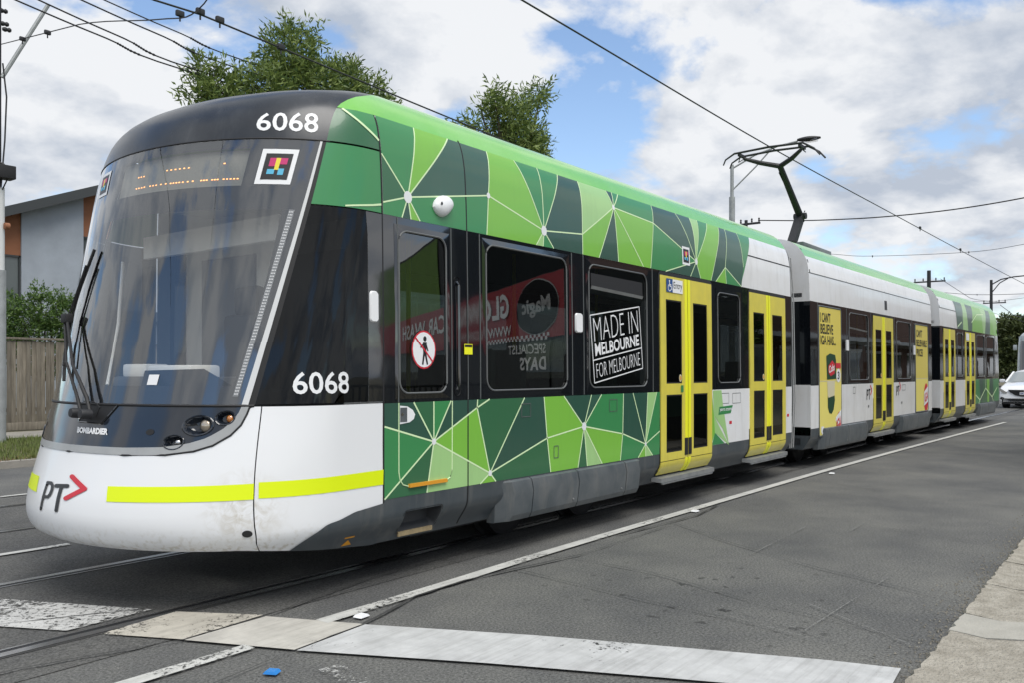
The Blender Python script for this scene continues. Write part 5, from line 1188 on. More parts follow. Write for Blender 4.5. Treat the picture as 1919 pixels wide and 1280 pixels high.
# raised markers
def marker(name, x, y, m, rz, label, sz=(.075, .06, .012)):
    mb = MB(); rows = [[(-sz[0] / 2 + .0 * 1, -sz[1] / 2, 0), (-sz[0] / 2, sz[1] / 2, 0)], [(-sz[0] / 2 * .7, -sz[1] / 2 * .85, sz[2]), (-sz[0] / 2 * .7, sz[1] / 2 * .85, sz[2])], [(sz[0] / 2 * .7, -sz[1] / 2 * .85, sz[2]), (sz[0] / 2 * .7, sz[1] / 2 * .85, sz[2])], [(sz[0] / 2, -sz[1] / 2, 0), (sz[0] / 2, sz[1] / 2, 0)]]
    mb.grid(rows, smooth=False)
    for e in (0, 1): mb.add([r[e] for r in rows], [(0, 1, 2, 3)])
    o = obj(name, mb, m, loc=(x, y, .012), rz=rz); return tag(o, label, 'road marker', 'raised markers on the road')
bluep = mat('blue_plastic', (0.015, 0.21, 0.60), .35, coat=.3)
marker('raised_marker', 2.455, -2.01, bluep, -1.1, 'bright blue raised road marker in front of the stop bar', (.066, .055, .012))
marker('raised_marker', 3.323, -1.668, paintwhite, .1, 'white raised road marker nearest the stop bar')
marker('raised_marker', 7.805, -1.60, paintwhite, .0, 'white raised road marker beside the lane line, below the first doors')
marker('raised_marker', 11.808, -1.72, paintwhite, .0, 'white raised road marker beside the lane line, below the tram joint')
# near-side concrete channel, slab by slab
chan = tag(empty('kerb_channel', (5, -4.7, 0)), kind='structure')
xs = [-3.0, -.4, 1.6, 3.05, 3.95, 4.55, 5.02, 5.42, 6.25, 7.05, 7.9, 9.3, 11.0, 13.0, 15.5, 18.5]
for i, (a, b) in enumerate(zip(xs, xs[1:])):
    mb = MB(); n = max(5, int((b - a) / .05)); rows = []; dz = random.uniform(-.006, .01); sk_ = random.uniform(-.03, .03)
    for k in range(n + 1):
        x = a + .006 + (b - a - .012) * k / n; e = -4.36 + cy(x) + random.uniform(-.012, .012) - .0
        rows.append([(x + sk_ * 0, e + .004, .002), (x, e - .008, .026 + dz), (x + sk_ * .3, e - .18, .012 + dz), (x + sk_, e - .50, .05 + dz), (x + sk_, e - .56, .045 + dz), (x + sk_, e - .58, -.02)])
    mb.grid(rows, smooth=False); mb.xf(lambda v: v - Vector((5, -4.7, 0)))
    for k in (0, -1): mb.add([Vector(p) - Vector((5, -4.7, 0)) for p in rows[k]] , [tuple(range(6))])
    obj('concrete_slab', mb, concrete2 if i == 6 else concrete, chan, angle=50)
# dirt and dry grass behind the channel
mb = MB(); rows = []
for i in range(80):
    x = -4 + i * .3; rows.append([(x, -4.90 + cy(x) + random.uniform(-.05, .05), .03), (x, -5.2, .05 + random.uniform(0, .02)), (x, -7.5, .06)])
mb.grid(rows); tag(obj('near_verge', mb, dirt), kind='structure')
def blades(name, area, n, h, m, kind_label, z=0.05, lean=.5):
    mb = MB()
    for _ in range(n):
        x, y = area(); a = random.uniform(0, 6.28); hh = h * random.uniform(.4, 1.3); w = .006 * random.uniform(.7, 1.6); dx, dy = math.cos(a), math.sin(a); l = hh * random.uniform(.1, lean)
        p = Vector((x, y, z)); s = Vector((-dy, dx, 0)) * w; tip = p + Vector((dx * l, dy * l, hh))
        mb.add([p - s, p + s, tip], [(0, 1, 2)])
    return tag(obj(name, mb, m), kind_label, kind='stuff')
blades('grass_tuft', lambda: (random.uniform(4.2, 7), -4.98 + random.uniform(-.5, .04)), 1600, .05, mat('dry_grass', (.17, .15, .07), .9, var=.5, vscale=4), 'dry grass and weeds beside the concrete channel', .035)
mb = MB()
for _ in range(900):
    x = random.uniform(3.6, 10); y = -4.36 + cy(x) + abs(random.gauss(0, .09)) - .02; s = random.uniform(.003, .009); h = .004 + s * .8
    p = [Vector((x + s * math.cos(k * 2.1 + x * 9), y + s * math.sin(k * 2.1 + x * 9), .005)) for k in range(3)]; mb.add(p + [Vector((x, y, h + .004))], [(0, 1, 3), (1, 2, 3), (2, 0, 3)])
tag(obj('road_grit', mb, mat('grit', (.26, .24, .20), .9, var=.5, vscale=40)), 'loose grit along the edge of the concrete channel', kind='stuff')
# far kerb, verge, path
mb = MB(); ribbon(mb, 7.9, 8.05, -40, 400, .10); mb.grid([[(x, 7.9 + cy(x), 0), (x, 7.9 + cy(x), .10)] for x in [-40 + i * 10 for i in range(45)]]); tag(obj('far_kerb', mb, concrete3), kind='structure')
mb = MB(); ribbon(mb, 8.05, 12.4, -40, 400, .085); tag(obj('far_verge', mb, dirt), kind='structure')
blades('verge_grass', lambda: (random.uniform(3.0, 13), random.uniform(8.1, 12.3)), 26000, .09, grassm, 'short green and straw grass on the far verge', .085)
blades('leaf_litter', lambda: (random.uniform(4, 11), random.uniform(7.9, 8.5)), 700, .03, mat('leaf_litter', (.15, .085, .04), .9), 'brown fallen leaves along the far kerb', .10, 2.0)
mb = MB(); ribbon(mb, 12.4, 14.2, -40, 400, .10); tag(obj('far_path', mb, concrete3), kind='structure')
mb = MB(); ribbon(mb, 14.2, 60, -40, 400, .09, step=40); tag(obj('far_yards', mb, dirt), kind='structure')

# ------------------------------------------------------------------ timber fence (each paling a part)
fence = empty('timber_fence', (9.0, 14.6, .10)); tag(fence, 'weathered grey paling fence behind the tram front', 'fence')
pal = MB(); pal.bbox((0, 0, 1.0), (.098, .016, 1.92), .003); palm = obj('paling', pal, fencewood, fence); palm.location = (-8.9, 0, .02)
ppx = [i * .103 for i in range(1, 130)]
for i, d in enumerate(ppx):
    o = palm.copy(); C.objects.link(o); o.parent = fence; o.location = (-8.9 + d, (.022 if i % 2 == 0 else 0) + random.uniform(-.003, .003), .02 + random.uniform(-.008, .008)); o.rotation_euler = (0, random.uniform(-.006, .006), random.uniform(-.03, .03)); o.scale = (random.uniform(.9, 1.04), 1, 1)
mb = MB(); mb.bbox((-2.25, 0, 2.03), (13.5, .10, .045), .006); obj('capping_rail', mb, fencewood, fence)
mb = MB(); mb.bbox((-2.25, -.02, .09), (13.5, .04, .17), .006); obj('plinth_board', mb, fencewood, fence)
for z_ in (.45, 1.6):
    mb = MB(); mb.bbox((-2.25, .06, z_), (13.5, .04, .08), .004); obj('rear_rail', mb, fencewood, fence)

# ------------------------------------------------------------------ rendered building behind the fence
bld = empty('rendered_house', (12, 22, 0)); tag(bld, 'two storey grey rendered house with terracotta panels and sloping roof', 'house')
def B(name, m, *boxes, **k):
    mb = MB()
    for b in boxes: mb.box(*b)
    mb.xf(lambda v: v - Vector((12, 22, 0))); return obj(name, mb, m, bld)
mb = MB(); rows = []
def rz_(x): return 6.14 + (x - 10.916) * (7.321 - 6.14) / (13.855 - 10.916)
for x0, x1, m, nm, yy in ((6.0, 11.02, wallgrey, 'wall', 22.0), (11.52, 13.375, wallgrey, 'wall', 22.0), (14.3, 19.0, wallgrey, 'wall', 22.0)):
    mb = MB(); vs = [(x0, yy, 0), (x1, yy, 0), (x1, yy, rz_(x1)), (x0, yy, rz_(x0)), (x0, 30, 0), (x1, 30, 0), (x1, 30, rz_(x1)), (x0, 30, rz_(x0))]
    mb.add([Vector(v) - Vector((12, 22, 0)) for v in vs], [(0, 1, 2, 3), (5, 4, 7, 6), (4, 0, 3, 7), (1, 5, 6, 2), (3, 2, 6, 7)]); obj(nm, mb, m, bld)
for x0, x1, zb in ((11.02, 11.52, 4.90), (13.375, 14.3, 5.72)):
    mb = MB(); vs = [(x0, 22.06, zb), (x1, 22.06, zb), (x1, 22.06, rz_(x1)), (x0, 22.06, rz_(x0))]; mb.add([Vector(v) - Vector((12, 22, 0)) for v in vs], [(0, 1, 2, 3)]); obj('terracotta_panel', mb, terracotta, bld)
    w = B('window', winglass, (x0 + .05, x1 - .05, 22.10, 22.14, 3.2, zb - .05)); 
    mb = MB(); 
    for bx in ((x0, x0 + .05, 22.05, 22.15, 3.15, zb), (x1 - .05, x1, 22.05, 22.15, 3.15, zb), (x0, x1, 22.05, 22.15, zb - .06, zb - .002)): mb.box(*bx)
    mb.xf(lambda v: v - Vector((12, 22, 0))); obj('frame', mb, gutter, w)
    B('spandrel', wallgrey, (x0, x1, 22.04, 22.2, 0, 3.15))
mb = MB()
for (y0, y1, dz0, dz1) in ((21.55, 30.3, .0, .06), (21.5, 21.56, -.20, .10)):
    vs = [(5.6, y0, rz_(5.6) + dz0), (19.4, y0, rz_(19.4) + dz0), (19.4, y1, rz_(19.4) + dz0), (5.6, y1, rz_(5.6) + dz0)] + [(5.6, y0, rz_(5.6) + dz1), (19.4, y0, rz_(19.4) + dz1), (19.4, y1, rz_(19.4) + dz1), (5.6, y1, rz_(5.6) + dz1)]
    mb.add([Vector(v) - Vector((12, 22, 0)) for v in vs], [(0, 3, 2, 1), (4, 5, 6, 7), (0, 1, 5, 4), (1, 2, 6, 5), (2, 3, 7, 6), (3, 0, 4, 7)])
rf = obj('roof', mb, gutter, bld)
B('downpipe', metal, (11.30, 11.38, 21.9, 21.98, 0, 3.1))
B('lower_roof', gutter, (12.9, 16, 20.8, 22.0, 3.05, 3.35))

# ------------------------------------------------------------------ foliage
def leaves(mb, clumps, n, ln, wd, up=.25, inner=.35, mi=0):
    tot = sum(c[3] * c[4] * c[5] for c in clumps) ** 1.0
    ws = [(c[3] * c[4] * c[5]) ** .75 for c in clumps]; S_ = sum(ws)
    for c, w in zip(clumps, ws):
        k = int(n * w / S_ / 7) + 1
        for _ in range(k):
            d = Vector((random.gauss(0, 1), random.gauss(0, 1), random.gauss(0, 1))).normalized(); r = random.uniform(inner, 1) ** .6
            p = Vector(c[:3]) + Vector((d.x * c[3], d.y * c[4], d.z * c[5])) * r
            tw = (d + Vector((random.uniform(-.6, .6), random.uniform(-.6, .6), up + random.uniform(-.3, .6)))).normalized()
            L = ln * random.uniform(1.2, 2.6)
            for q in range(7):
                b = p + tw * L * (q / 6 - .4); dd = (tw * .6 + Vector((random.gauss(0, .6), random.gauss(0, .6), random.gauss(0, .5)))).normalized()
                l = ln * random.uniform(.6, 1.25); s = dd.cross(Vector((random.gauss(0, 1), random.gauss(0, 1), random.gauss(0, 1)))).normalized() * wd * random.uniform(.7, 1.2) / 2
                mid = b + dd * l * .45
                mb.add([b, mid - s, b + dd * l, mid + s], [(0, 1, 2, 3)], mi)
    return mb
def branch_to(mb, a, b, r0, r1, n=5):
    a, b = Vector(a), Vector(b); P = []
    for i in range(n + 1):
        t = i / n; P.append(a.lerp(b, t) + Vector((random.uniform(-.05, .05), random.uniform(-.05, .05), .12 * math.sin(t * math.pi))) * (1 if 0 < i < n else 0))
    mb.tube(P, [r0 + (r1 - r0) * i / n for i in range(n + 1)], 7)
def tree(name, label, base, clumps, n, ln, wd, lm, group=None, cat='tree', th=.16, fork=None):
    e = empty(name, base); tag(e, label, cat, group); bx = Vector(base)
    mb = MB(); fk = Vector(fork) if fork else Vector((base[0], base[1], min(c[2] for c in clumps) - .6))
    branch_to(mb, bx, fk, th, th * .8)
    for c in clumps: branch_to(mb, fk, c[:3], th * .45, .012, 6)
    mb.xf(lambda v: v - bx); obj('trunk', mb, bark, e)
    mb = MB(); leaves(mb, clumps, n, ln, wd); mb.xf(lambda v: v - bx); obj('crown', mb, lm, e)
    return e
def P3(px, py, Y):
    return None
T1 = [(11.95, 10.0, 8.35, .55, .7, .62), (12.35, 10.1, 7.7, 1.1, 1.0, .8), (12.05, 10, 8.85, .28, .3, .28), (12.55, 9.9, 8.95, .22, .25, .25), (13.3, 10.0, 8.0, .7, .8, .65), (13.75, 10.2, 8.35, .35, .4, .45), (14.35, 10, 7.95, .55, .6, .6), (14.95, 10.1, 7.75, .35, .4, .45), (11.2, 10, 7.35, .7, .8, .55),
      (10.25, 10.0, 7.15, .45, .5, .5), (9.95, 10.1, 7.45, .28, .3, .35), (9.75, 9.9, 6.85, .3, .4, .35), (10.6, 10.2, 6.6, .8, .9, .6), (12.0, 10.2, 6.6, 1.5, 1.2, .8), (13.8, 10.1, 6.9, 1.2, 1.1, .8), (13.0, 10.0, 5.9, 1.8, 1.4, .7), (14.9, 10, 7.2, .6, .6, .5), (11.2, 10.2, 5.6, 1.2, 1.2, .7)]
tree('street_tree', 'broad olive green tree with narrow leaves rising behind the tram cab', (12.6, 10.1, .09), T1, 46000, .165, .042, leafA, 'trees behind the tram', th=.2)
T2 = [(21.6, 10, 10.05, .32, .35, .28), (21.1, 10, 9.72, .38, .4, .28), (20.6, 10.1, 9.35, .35, .4, .35), (19.35, 10, 9.45, .22, .25, .35), (19.15, 9.9, 9.15, .35, .35, .28), (18.75, 10.1, 9.0, .18, .2, .15), (19.9, 10, 8.8, .75, .7, .5), (20.7, 10.1, 8.55, .75, .7, .5), (20.2, 10, 8.0, 1.1, .9, .6), (21.5, 10, 8.35, .35, .35, .4), (21.7, 10.1, 7.7, .3, .3, .35), (18.3, 10, 8.25, .35, .3, .25), (17.8, 10.1, 8.0, .3, .3, .2), (20.4, 10.1, 7.2, 1.4, 1.1, .8), (19.8, 10, 6.3, 1.7, 1.3, .8)]
tree('street_tree', 'smaller narrow leaved tree showing above the middle of the front tram section', (20.2, 10.1, .09), T2, 17000, .21, .052, leafA, 'trees behind the tram', th=.2)
hb = [(9.3, 16.6, 2.6, .45, .5, .55), (9.8, 16.6, 2.9, .5, .5, .5), (10.3, 16.6, 2.7, .45, .5, .6), (9.6, 16.5, 3.3, .22, .2, .28), (10.15, 16.5, 3.2, .25, .25, .25), (9.0, 16.6, 2.9, .35, .4, .4), (9.7, 16.6, 2.0, 1.0, .6, .8), (10.6, 16.6, 2.3, .35, .4, .5), (8.6, 16.6, 2.4, .5, .5, .7)]
e = tree('garden_shrub', 'bushy green shrub growing above the paling fence', (9.7, 16.6, .09), hb, 16000, .085, .034, leafB, cat='shrub', th=.07, fork=(9.7, 16.6, 1.0))
rng = [(85.0, 5.81, 1.7, 1.5, 0.9, 0.85), (85.0, 5.41, 3.09, 1.5, 0.9, 0.85), (85.0, 5.65, 4.72, 1.5, 0.9, 0.85), (85.0, 5.0, 4.0, 1.5, 0.9, 0.85), (85.0, 5.08, 5.3, 1.5, 0.9, 0.85), (85.0, 4.53, 3.08, 1.5, 0.9, 0.85), (85.0, 4.64, 4.23, 1.5, 0.9, 0.85), (85.0, 5.25, 1.7, 1.5, 0.9, 0.85), (85.0, 4.45, 1.69, 1.5, 0.9, 0.85), (85.0, 4.25, 5.14, 1.5, 0.9, 0.85)]
tree('roadside_tree', 'bushy tree at the far end of the road beside the rear of the tram', (85.5, 2.6, 0), rng, 14000, .36, .17, leafC, th=.2, fork=(85.5, 2.6, .8))
rng2 = [(92, -1.0, 4.4, 2.4, 2.4, 1.8), (92, -.2, 3.0, 2.2, 2, 1.8), (92, -2.5, 3.8, 2.4, 2, 1.6), (92, .6, 5.0, 1.4, 1.2, 1.0)]
tree('roadside_tree', 'bushy tree at the far end of the road above the white car', (92, -.8, 0), rng2, 9000, .44, .21, leafC, th=.25, fork=(92, -.8, 1.4))

# ------------------------------------------------------------------ poles, lamps
def tubeobj(name, segs, m, parent=None, n=10):
    mb = MB()
    for pts, r in segs: mb.tube(pts, r, n)
    return obj(name, mb, m, parent)
pole = empty('tram_wire_pole', (6.75, 11.55, 0)); tag(pole, 'galvanised steel wire pole at the left edge beside the fence', 'pole')
tubeobj('lower_shaft', [([(0, 0, 0), (0, 0, 3.25)], .085)], metal, pole, 14)
tubeobj('upper_shaft', [([(0, 0, 3.25), (0, 0, 4.75)], .062)], mat('pole_white', (.62, .63, .62), .5), pole, 14)
tubeobj('mast', [([(-.05, 0, 4.75), (-.05, 0, 8.6)], .055), ([(-.03, -.08, 4.75), (.03, -.09, 5.6), (.06, -.09, 6.4), (.0, -.08, 7.0)], .014)], darkmetal, pole, 12)
tubeobj('diagonal_stay', [([(0, -.05, 6.75), (.70, -.3, 8.25)], .036)], metal, pole, 8)
mb = MB(); mb.bbox((.02, -.1, 5.02), (.30, .26, .24), .015); mb.tube([(.06, -.12, 4.9), (0, -.05, 4.7)], .012, 6); mb.tube([(-.05, -.05, 5.2), (.02, -.1, 5.16)], .02, 6); obj('control_box', mb, rubber, pole)
mb = MB(); mb.lathe((.06, -.10, 4.05), (1, 0, 0), [(.0005, .05), (.06, .04), (.06, -.04), (.0005, -.05)], 14); obj('bell', mb, terracotta, pole)
for i, (dy, z) in enumerate(((-.1, 7.62), (0.0, 7.75), (.05, 8.0))): 
    mb = MB(); mb.lathe((.03, dy, z), (1, 0, .1), [(.0005, -.05), (.03, -.04), (.045, 0), (.03, .04), (.045, .07), (.03, .1), (.0005, .11)], 12); obj('insulator', mb, darkmetal, pole)

lamp = empty('street_lamp', (31.6, 8.0, 0)); tag(lamp, 'grey street lamp with one curved arm behind the pantograph', 'street lamp')
tubeobj('shaft', [([(0, 0, 0), (0, 0, 8.2)], .115), ([(0, 0, 8.2), (0, 0, 9.45)], .07)], metal, lamp, 12)
tubeobj('arm', [([(0, 0, 9.3), (.25, -.8, 9.75), (.5, -1.6, 10.02), (.75, -2.3, 10.16)], .035), ([(0, 0, 8.45), (.25, -.85, 9.3), (.42, -1.4, 9.93)], .028)], metal, lamp, 8)
mb = MB(); rows = []
for i in range(9):
    t = i / 8; w = .13 * math.sin(math.pi * (.12 + .80 * t)) + .03; rows.append([Vector((.75 + .22 * t + math.cos(2 * math.pi * j / 14) * w, -2.3 - .78 * t, 10.20 + .02 * t + math.sin(2 * math.pi * j / 14) * w * .6)) for j in range(15)])
mb.grid(rows); hd_ = obj('lamp_head', mb, darkmetal, lamp)
mb = MB(); mb.bbox((.9, -2.78, 10.14), (.2, .46, .12), .05); obj('lens', mb, glass_clear, hd_)

def timber_pole(label, base, top, arms, r=.15):
    e = empty('power_pole', base); tag(e, label, 'pole', 'power poles along the far side')
    tubeobj('shaft', [([(0, 0, 0), (0, 0, top)], [r, r * .75])], darkmetal, e, 10)
    for (dy0, dy1, z) in arms:
        mb = MB(); mb.bar((0.12, dy0, z), (.12, dy1, z), .09, .09); cr_ = obj('cross_arm', mb, darkmetal, e)
        for t in (.04, .3, .7, .96):
            y = dy0 + (dy1 - dy0) * t; mb = MB(); mb.lathe((.12, y, z + .06), (0, 0, 1), [(.03, 0), (.05, .05), (.03, .10), (.05, .14), (.0005, .2)], 10); obj('insulator', mb, darkmetal, cr_)
    return e
timber_pole('dark timber power pole with cross arm above the middle tram section', (62, 7.0, 0), 8.15, [(-.98, .96, 7.42)], .16)
p3 = timber_pole('dark power pole with curved lamp arm above the rear of the tram', (80, 5.85, 0), 9.0, [(-1.05, .62, 7.1)], .14)
tubeobj('lamp_arm', [([(0, 0, 8.6), (0, -.7, 9.0), (0, -1.6, 9.15), (0, -2.6, 9.2)], .05), ([(0, 0, 7.9), (0, -.6, 8.7), (0, -1.2, 9.05)], .04)], darkmetal, p3, 8)
timber_pole('dark timber power pole with cross arm peeping over the roof below the pantograph', (38, 10.0, 0), 8.42, [(-.62, .7, 8.26)], .10)

# ------------------------------------------------------------------ wires
def wire(label, pts, r, sag=0.0, extra=None, name='overhead_wire', n=24, cat='wire', grp='overhead wires'):
    a, b = Vector(pts[0]), Vector(pts[-1])
    if len(pts) == 2:
        P = [a.lerp(b, i / n) - Vector((0, 0, sag * 4 * (i / n) * (1 - i / n))) for i in range(n + 1)]
    else:
        Q = [Vector(p) for p in pts]; P = []
        for i in range(len(Q) - 1):
            p0, p1, p2, p3 = Q[max(0, i - 1)], Q[i], Q[i + 1], Q[min(len(Q) - 1, i + 2)]
            for k in range(6):
                t = k / 6; P.append(.5 * ((2 * p1) + (p2 - p0) * t + (2 * p0 - 5 * p1 + 4 * p2 - p3) * t * t + (3 * p1 - p0 - 3 * p2 + p3) * t ** 3) if .2 < (p1 - p0).length / max((p2 - p1).length, 1e-6) < 5 else p1.lerp(p2, t))
        P.append(Q[-1])
    global LASTP; LASTP = [p - a for p in P]
    mb = MB(); mb.tube(LASTP, r, 6)
    o = obj(name, mb, wirem, loc=a); tag(o, label, cat, grp)
    if extra:
        for nm, q in extra:
            mb = MB(); mb.bbox(Vector(q) - a, (.10, .05, .07), .015); mb.tube([Vector(q) - a, Vector(q) - a - Vector((0, 0, .09))], .010, 6); obj(nm, mb, darkmetal, o)
    return o
CW = [(-8, 0, 5.22), (0, 0, 5.24), (7.1, 0, 5.244), (14.2, 0, 5.205), (22, -.15, 5.19), (31, -.35, 5.17), (42.4, -.64, 5.16), (60, -1.1, 5.18), (110, -2.5, 5.2)]
wire('contact wire of the near track touching the pantograph', CW, .010, extra=[('clamp', (24.5, -.2, 5.21)), ('clamp', (29.5, -.32, 5.2))])
wire('contact wire of the far track crossing in front of the tree', [(-6, 3.3, 5.35), (4.95, 3.3, 5.37), (5.5, 3.3, 5.40), (8.87, 3.3, 5.27), (20, 3.3, 4.95), (40, 2.9, 4.85), (80, 2.0, 4.9)], .011, extra=[('clamp', (5.5, 3.3, 5.43)), ('clamp', (5.75, 3.3, 5.42)), ('clamp', (6.6, 3.3, 5.37))])
wire('span wire from the left pole to the far contact wire', [(6.74, 11.5, 7.35), (6.2, 7.5, 6.55), (5.75, 4.6, 5.75), (5.5, 3.35, 5.46), (5.0, 1.8, 5.55), (4.2, -1.0, 5.7), (2.6, -6.4, 6.2)], .008, extra=[('strain_insulator', (6.55, 10.2, 7.08)), ('strain_insulator', (5.62, 3.9, 5.60)), ('strain_insulator', (6.42, 9.0, 6.86))])
mb = None
PL = [((6.374, 10, 7.622), (9.446, 10, 7.326), 'lowest'), ((6.742, 10, 7.75), (9.714, 10, 7.402), 'second lowest'), ((7.468, 10, 8.002), (10.598, 10, 7.706), 'second highest'), ((7.883, 10, 8.145), (10.922, 10, 7.911), 'highest')]
for a, b, w in PL:
    a, b = Vector(a), Vector(b); d = (b - a); far = a + d * 3.2; far.z = b.z + .15
    o = wire(w + ' of the four feeder wires running into the tree', [tuple(a - d * 1.6 + Vector((0, 0, .12))), tuple(a), tuple(a.lerp(b, .5) - Vector((0, 0, .01))), tuple(b), tuple(far)], .014 if w != 'highest' else .012)
    mb = MB(); sl_ = [LASTP[13].lerp(LASTP[14], k / 10) for k in range(10)] + [LASTP[14].lerp(LASTP[15], k / 10) for k in range(10)] + [LASTP[15].lerp(LASTP[16], k / 10) for k in range(11)]
    mb.tube(sl_, [.015 if (k // 2) % 2 else .022 for k in range(len(sl_))], 6)
    obj('spiral_sleeve', mb, wirem, o)
wire('heavy feeder cable sagging from the trolley pole arm to the right', [(38, 9.39, 8.35), (38, 7.74, 8.16), (38, 6.16, 8.03), (38, 4.03, 7.92), (38, 1.42, 7.92), (38, -1.08, 8.09), (38, -3.46, 8.42)], .026)
wire('thin span wire above the roof of the middle section', [(46, 13.17, 8.4), (46, 8.56, 7.62), (46, 6.49, 7.34), (46, 2.08, 7.17), (46, -0.2, 7.34), (46, -2.89, 7.74)], .012, extra=[('hanger', (46, 6.487, 7.341)), ('hanger', (46, 2.081, 7.169))])
wire('span wire above the rear tram section', [(66, 12.94, 8.09), (66, 9.24, 7.36), (66, 6.74, 6.96), (66, 4.76, 6.71), (66, 2.0, 6.62), (66, -0.42, 6.65)], .018, extra=[('hanger', (66, 4.762, 6.712))])
wire('second span wire close behind the rear section', [(72, 9, 6.9), (66, 4, 6.2), (60, -1, 6.25), (54, -6, 6.9)], .012)
wire('power line drooping from the rear power pole to the right', [(80, 5.2, 6.9), (70, 3.0, 5.4), (60, .4, 4.9), (52, -2.2, 5.6)], .022)
wire('power line between the dark power poles', [(62, 6.3, 7.55), (71, 6.0, 6.9), (80, 5.4, 7.2)], .016)
wire('far power line at the right edge', [(110, 2.5, 7.2), (95, 0, 6.0), (80, -3.5, 6.4)], .03)
# roof of a distant shop seen over the tram
shop = empty('distant_shop', (69, 25.6, 0)); tag(shop, 'dark flat roof of a distant building just over the tram roof', 'building')
mb = MB(); mb.box(-3.2, 2.0, 0, 6, 0, 14.3); obj('wall', mb, gutter, shop)
mb = MB(); mb.box(-3.6, 2.4, -.6, 6.5, 14.31, 14.75); obj('roof', mb, gutter, shop)
mb = MB(); mb.box(.4, 1.6, -.05, -.01, 13.2, 14.1); obj('window', mb, terracotta, shop)

# ------------------------------------------------------------------ white hatchback behind the tram
car = empty('hatchback_car', (36.6, -1.30, 0.0), R(-2.0)); tag(car, 'white hatchback waiting behind the rear of the tram', 'car')
carwhite = mat('car_white', (.80, .81, .82), .22, coat=.6)
prof = [(0.00, .26, .30, .78), (.02, .22, .55, .84), (.10, .20, .72, .87), (.28, .20, .80, .895), (.60, .20, .88, .90), (1.05, .20, .95, .90), (1.25, .20, .985, .90), (2.2, .20, 1.0, .90), (3.2, .20, 1.0, .90), (3.9, .22, .98, .88), (4.2, .26, .9, .84), (4.28, .32, .6, .80)]
mb = MB(); rows = []
for x, z0, z1, w in prof:
    ring_ = [(-w * .93, z0), (-w, z0 + .12), (-w, z0 + (z1 - z0) * .6), (-w * .97, z1 - .06), (-w * .86, z1 - .005), (-w * .4, z1 + .02), (0, z1 + .025)]
    full = ring_ + [(-y, z) for y, z in reversed(ring_[:-1])]; rows.append([Vector((x, y, z)) for y, z in full])
mb.grid(rows); mb.add(rows[0], [tuple(range(len(rows[0])))]); mb.add(rows[-1], [tuple(range(len(rows[-1])))[::-1]])
body = obj('body', mb, carwhite, car, angle=50)
cab_ = [(1.12, .965, .80), (1.95, 1.36, .66), (2.5, 1.43, .64), (3.2, 1.42, .63), (3.9, 1.28, .62), (4.15, .98, .72)]
mb = MB(); rows = [[Vector((x, -w - (.10 if z < 1.1 else .06), .985)), Vector((x, -w, z - .02)), Vector((x, -w * .7, z + .02)), Vector((x, 0, z + .035)), Vector((x, w * .7, z + .02)), Vector((x, w, z - .02)), Vector((x, w + (.10 if z < 1.1 else .06), .985))] for x, z, w in cab_]
mb.grid(rows[1:]); obj('roof', mb, carwhite, car, angle=50)
mb = MB(); mb.grid(rows[:2]); cg_ = mat('car_glass', (.20, .23, .235), .05, coat=1.0); obj('windscreen', mb, cg_, car)
mb = MB(); mb.bar((1.12, -.82, .97), (1.96, -.69, 1.37), .06, .04); mb.bar((1.12, .82, .97), (1.96, .69, 1.37), .06, .04); obj('roof_pillar', mb, carwhite, car)
gl_ = mat('grille_black', (.012, .012, .014), .3, coat=.4)
def front(pts, x, m, name, parent=car):
    mb = MB(); mb.add([Vector((x, y, z)) for y, z in pts] + [Vector((x + .08, y, z)) for y, z in pts], [tuple(range(len(pts)))[::-1]] + [(i, (i + 1) % len(pts), (i + 1) % len(pts) + len(pts), i + len(pts)) for i in range(len(pts))]); return obj(name, mb, m, parent)
gr = front([(-.58, .70), (.58, .70), (.50, .60), (.34, .50), (.15, .455), (-.15, .455), (-.34, .50), (-.50, .60)], -.012, gl_, 'grille')
front([(-.62, .36), (.62, .36), (.55, .285), (-.55, .285)], -.010, gl_, 'lower_intake'); 
front([(-.80, .26), (.80, .26), (.72, .17), (-.72, .17)], .01, rubber, 'front_skirt')
for s in (-1, 1):
    front([(s * .60, .60), (s * .82, .74), (s * .86, .70), (s * .80, .60), (s * .66, .56)], .0, chrome, 'headlight'); front([(s * .70, .40), (s * .80, .44), (s * .82, .34), (s * .72, .32)], .0, gl_, 'fog_lamp')
pt_ = front([(-.19, .615), (.19, .615), (.19, .515), (-.19, .515)], -.035, paintwhite, 'number_plate')
mb = MB(); text_on(mb, 'BKM 010', rectq(.165, -.165, .535, .597), 0, fn=lambda y, z, o: Vector((-.038, y, z)), bold=.02); obj('plate_lettering', mb, blue_sign, pt_)
mb = MB(); 
for s in (-1, 1): mb.tube([(-.03, 0, .655), (-.03, s * .03, .675), (-.03, s * .07, .69)], .008, 6)
mb.tube([(-.028, .075 * math.cos(2 * math.pi * i / 20), .672 + .045 * math.sin(2 * math.pi * i / 20)) for i in range(21)], .006, 6); obj('badge', mb, chrome, gr)
for x in (.82, 3.45):
    for s in (-1, 1):
        mb = MB(); mb.lathe((x, s * .76, .31), (0, s, 0), [(.0005, .09), (.20, .10), (.23, .12), (.30, .11), (.31, .05), (.31, -.10), (.0005, -.10)], 22); obj('wheel', mb, rubber, car)
for s in (-1, 1):
    mb = MB(); mb.bbox((1.45, s * 1.0, 1.02), (.10, .2, .13), .04); obj('wing_mirror', mb, carwhite, car)

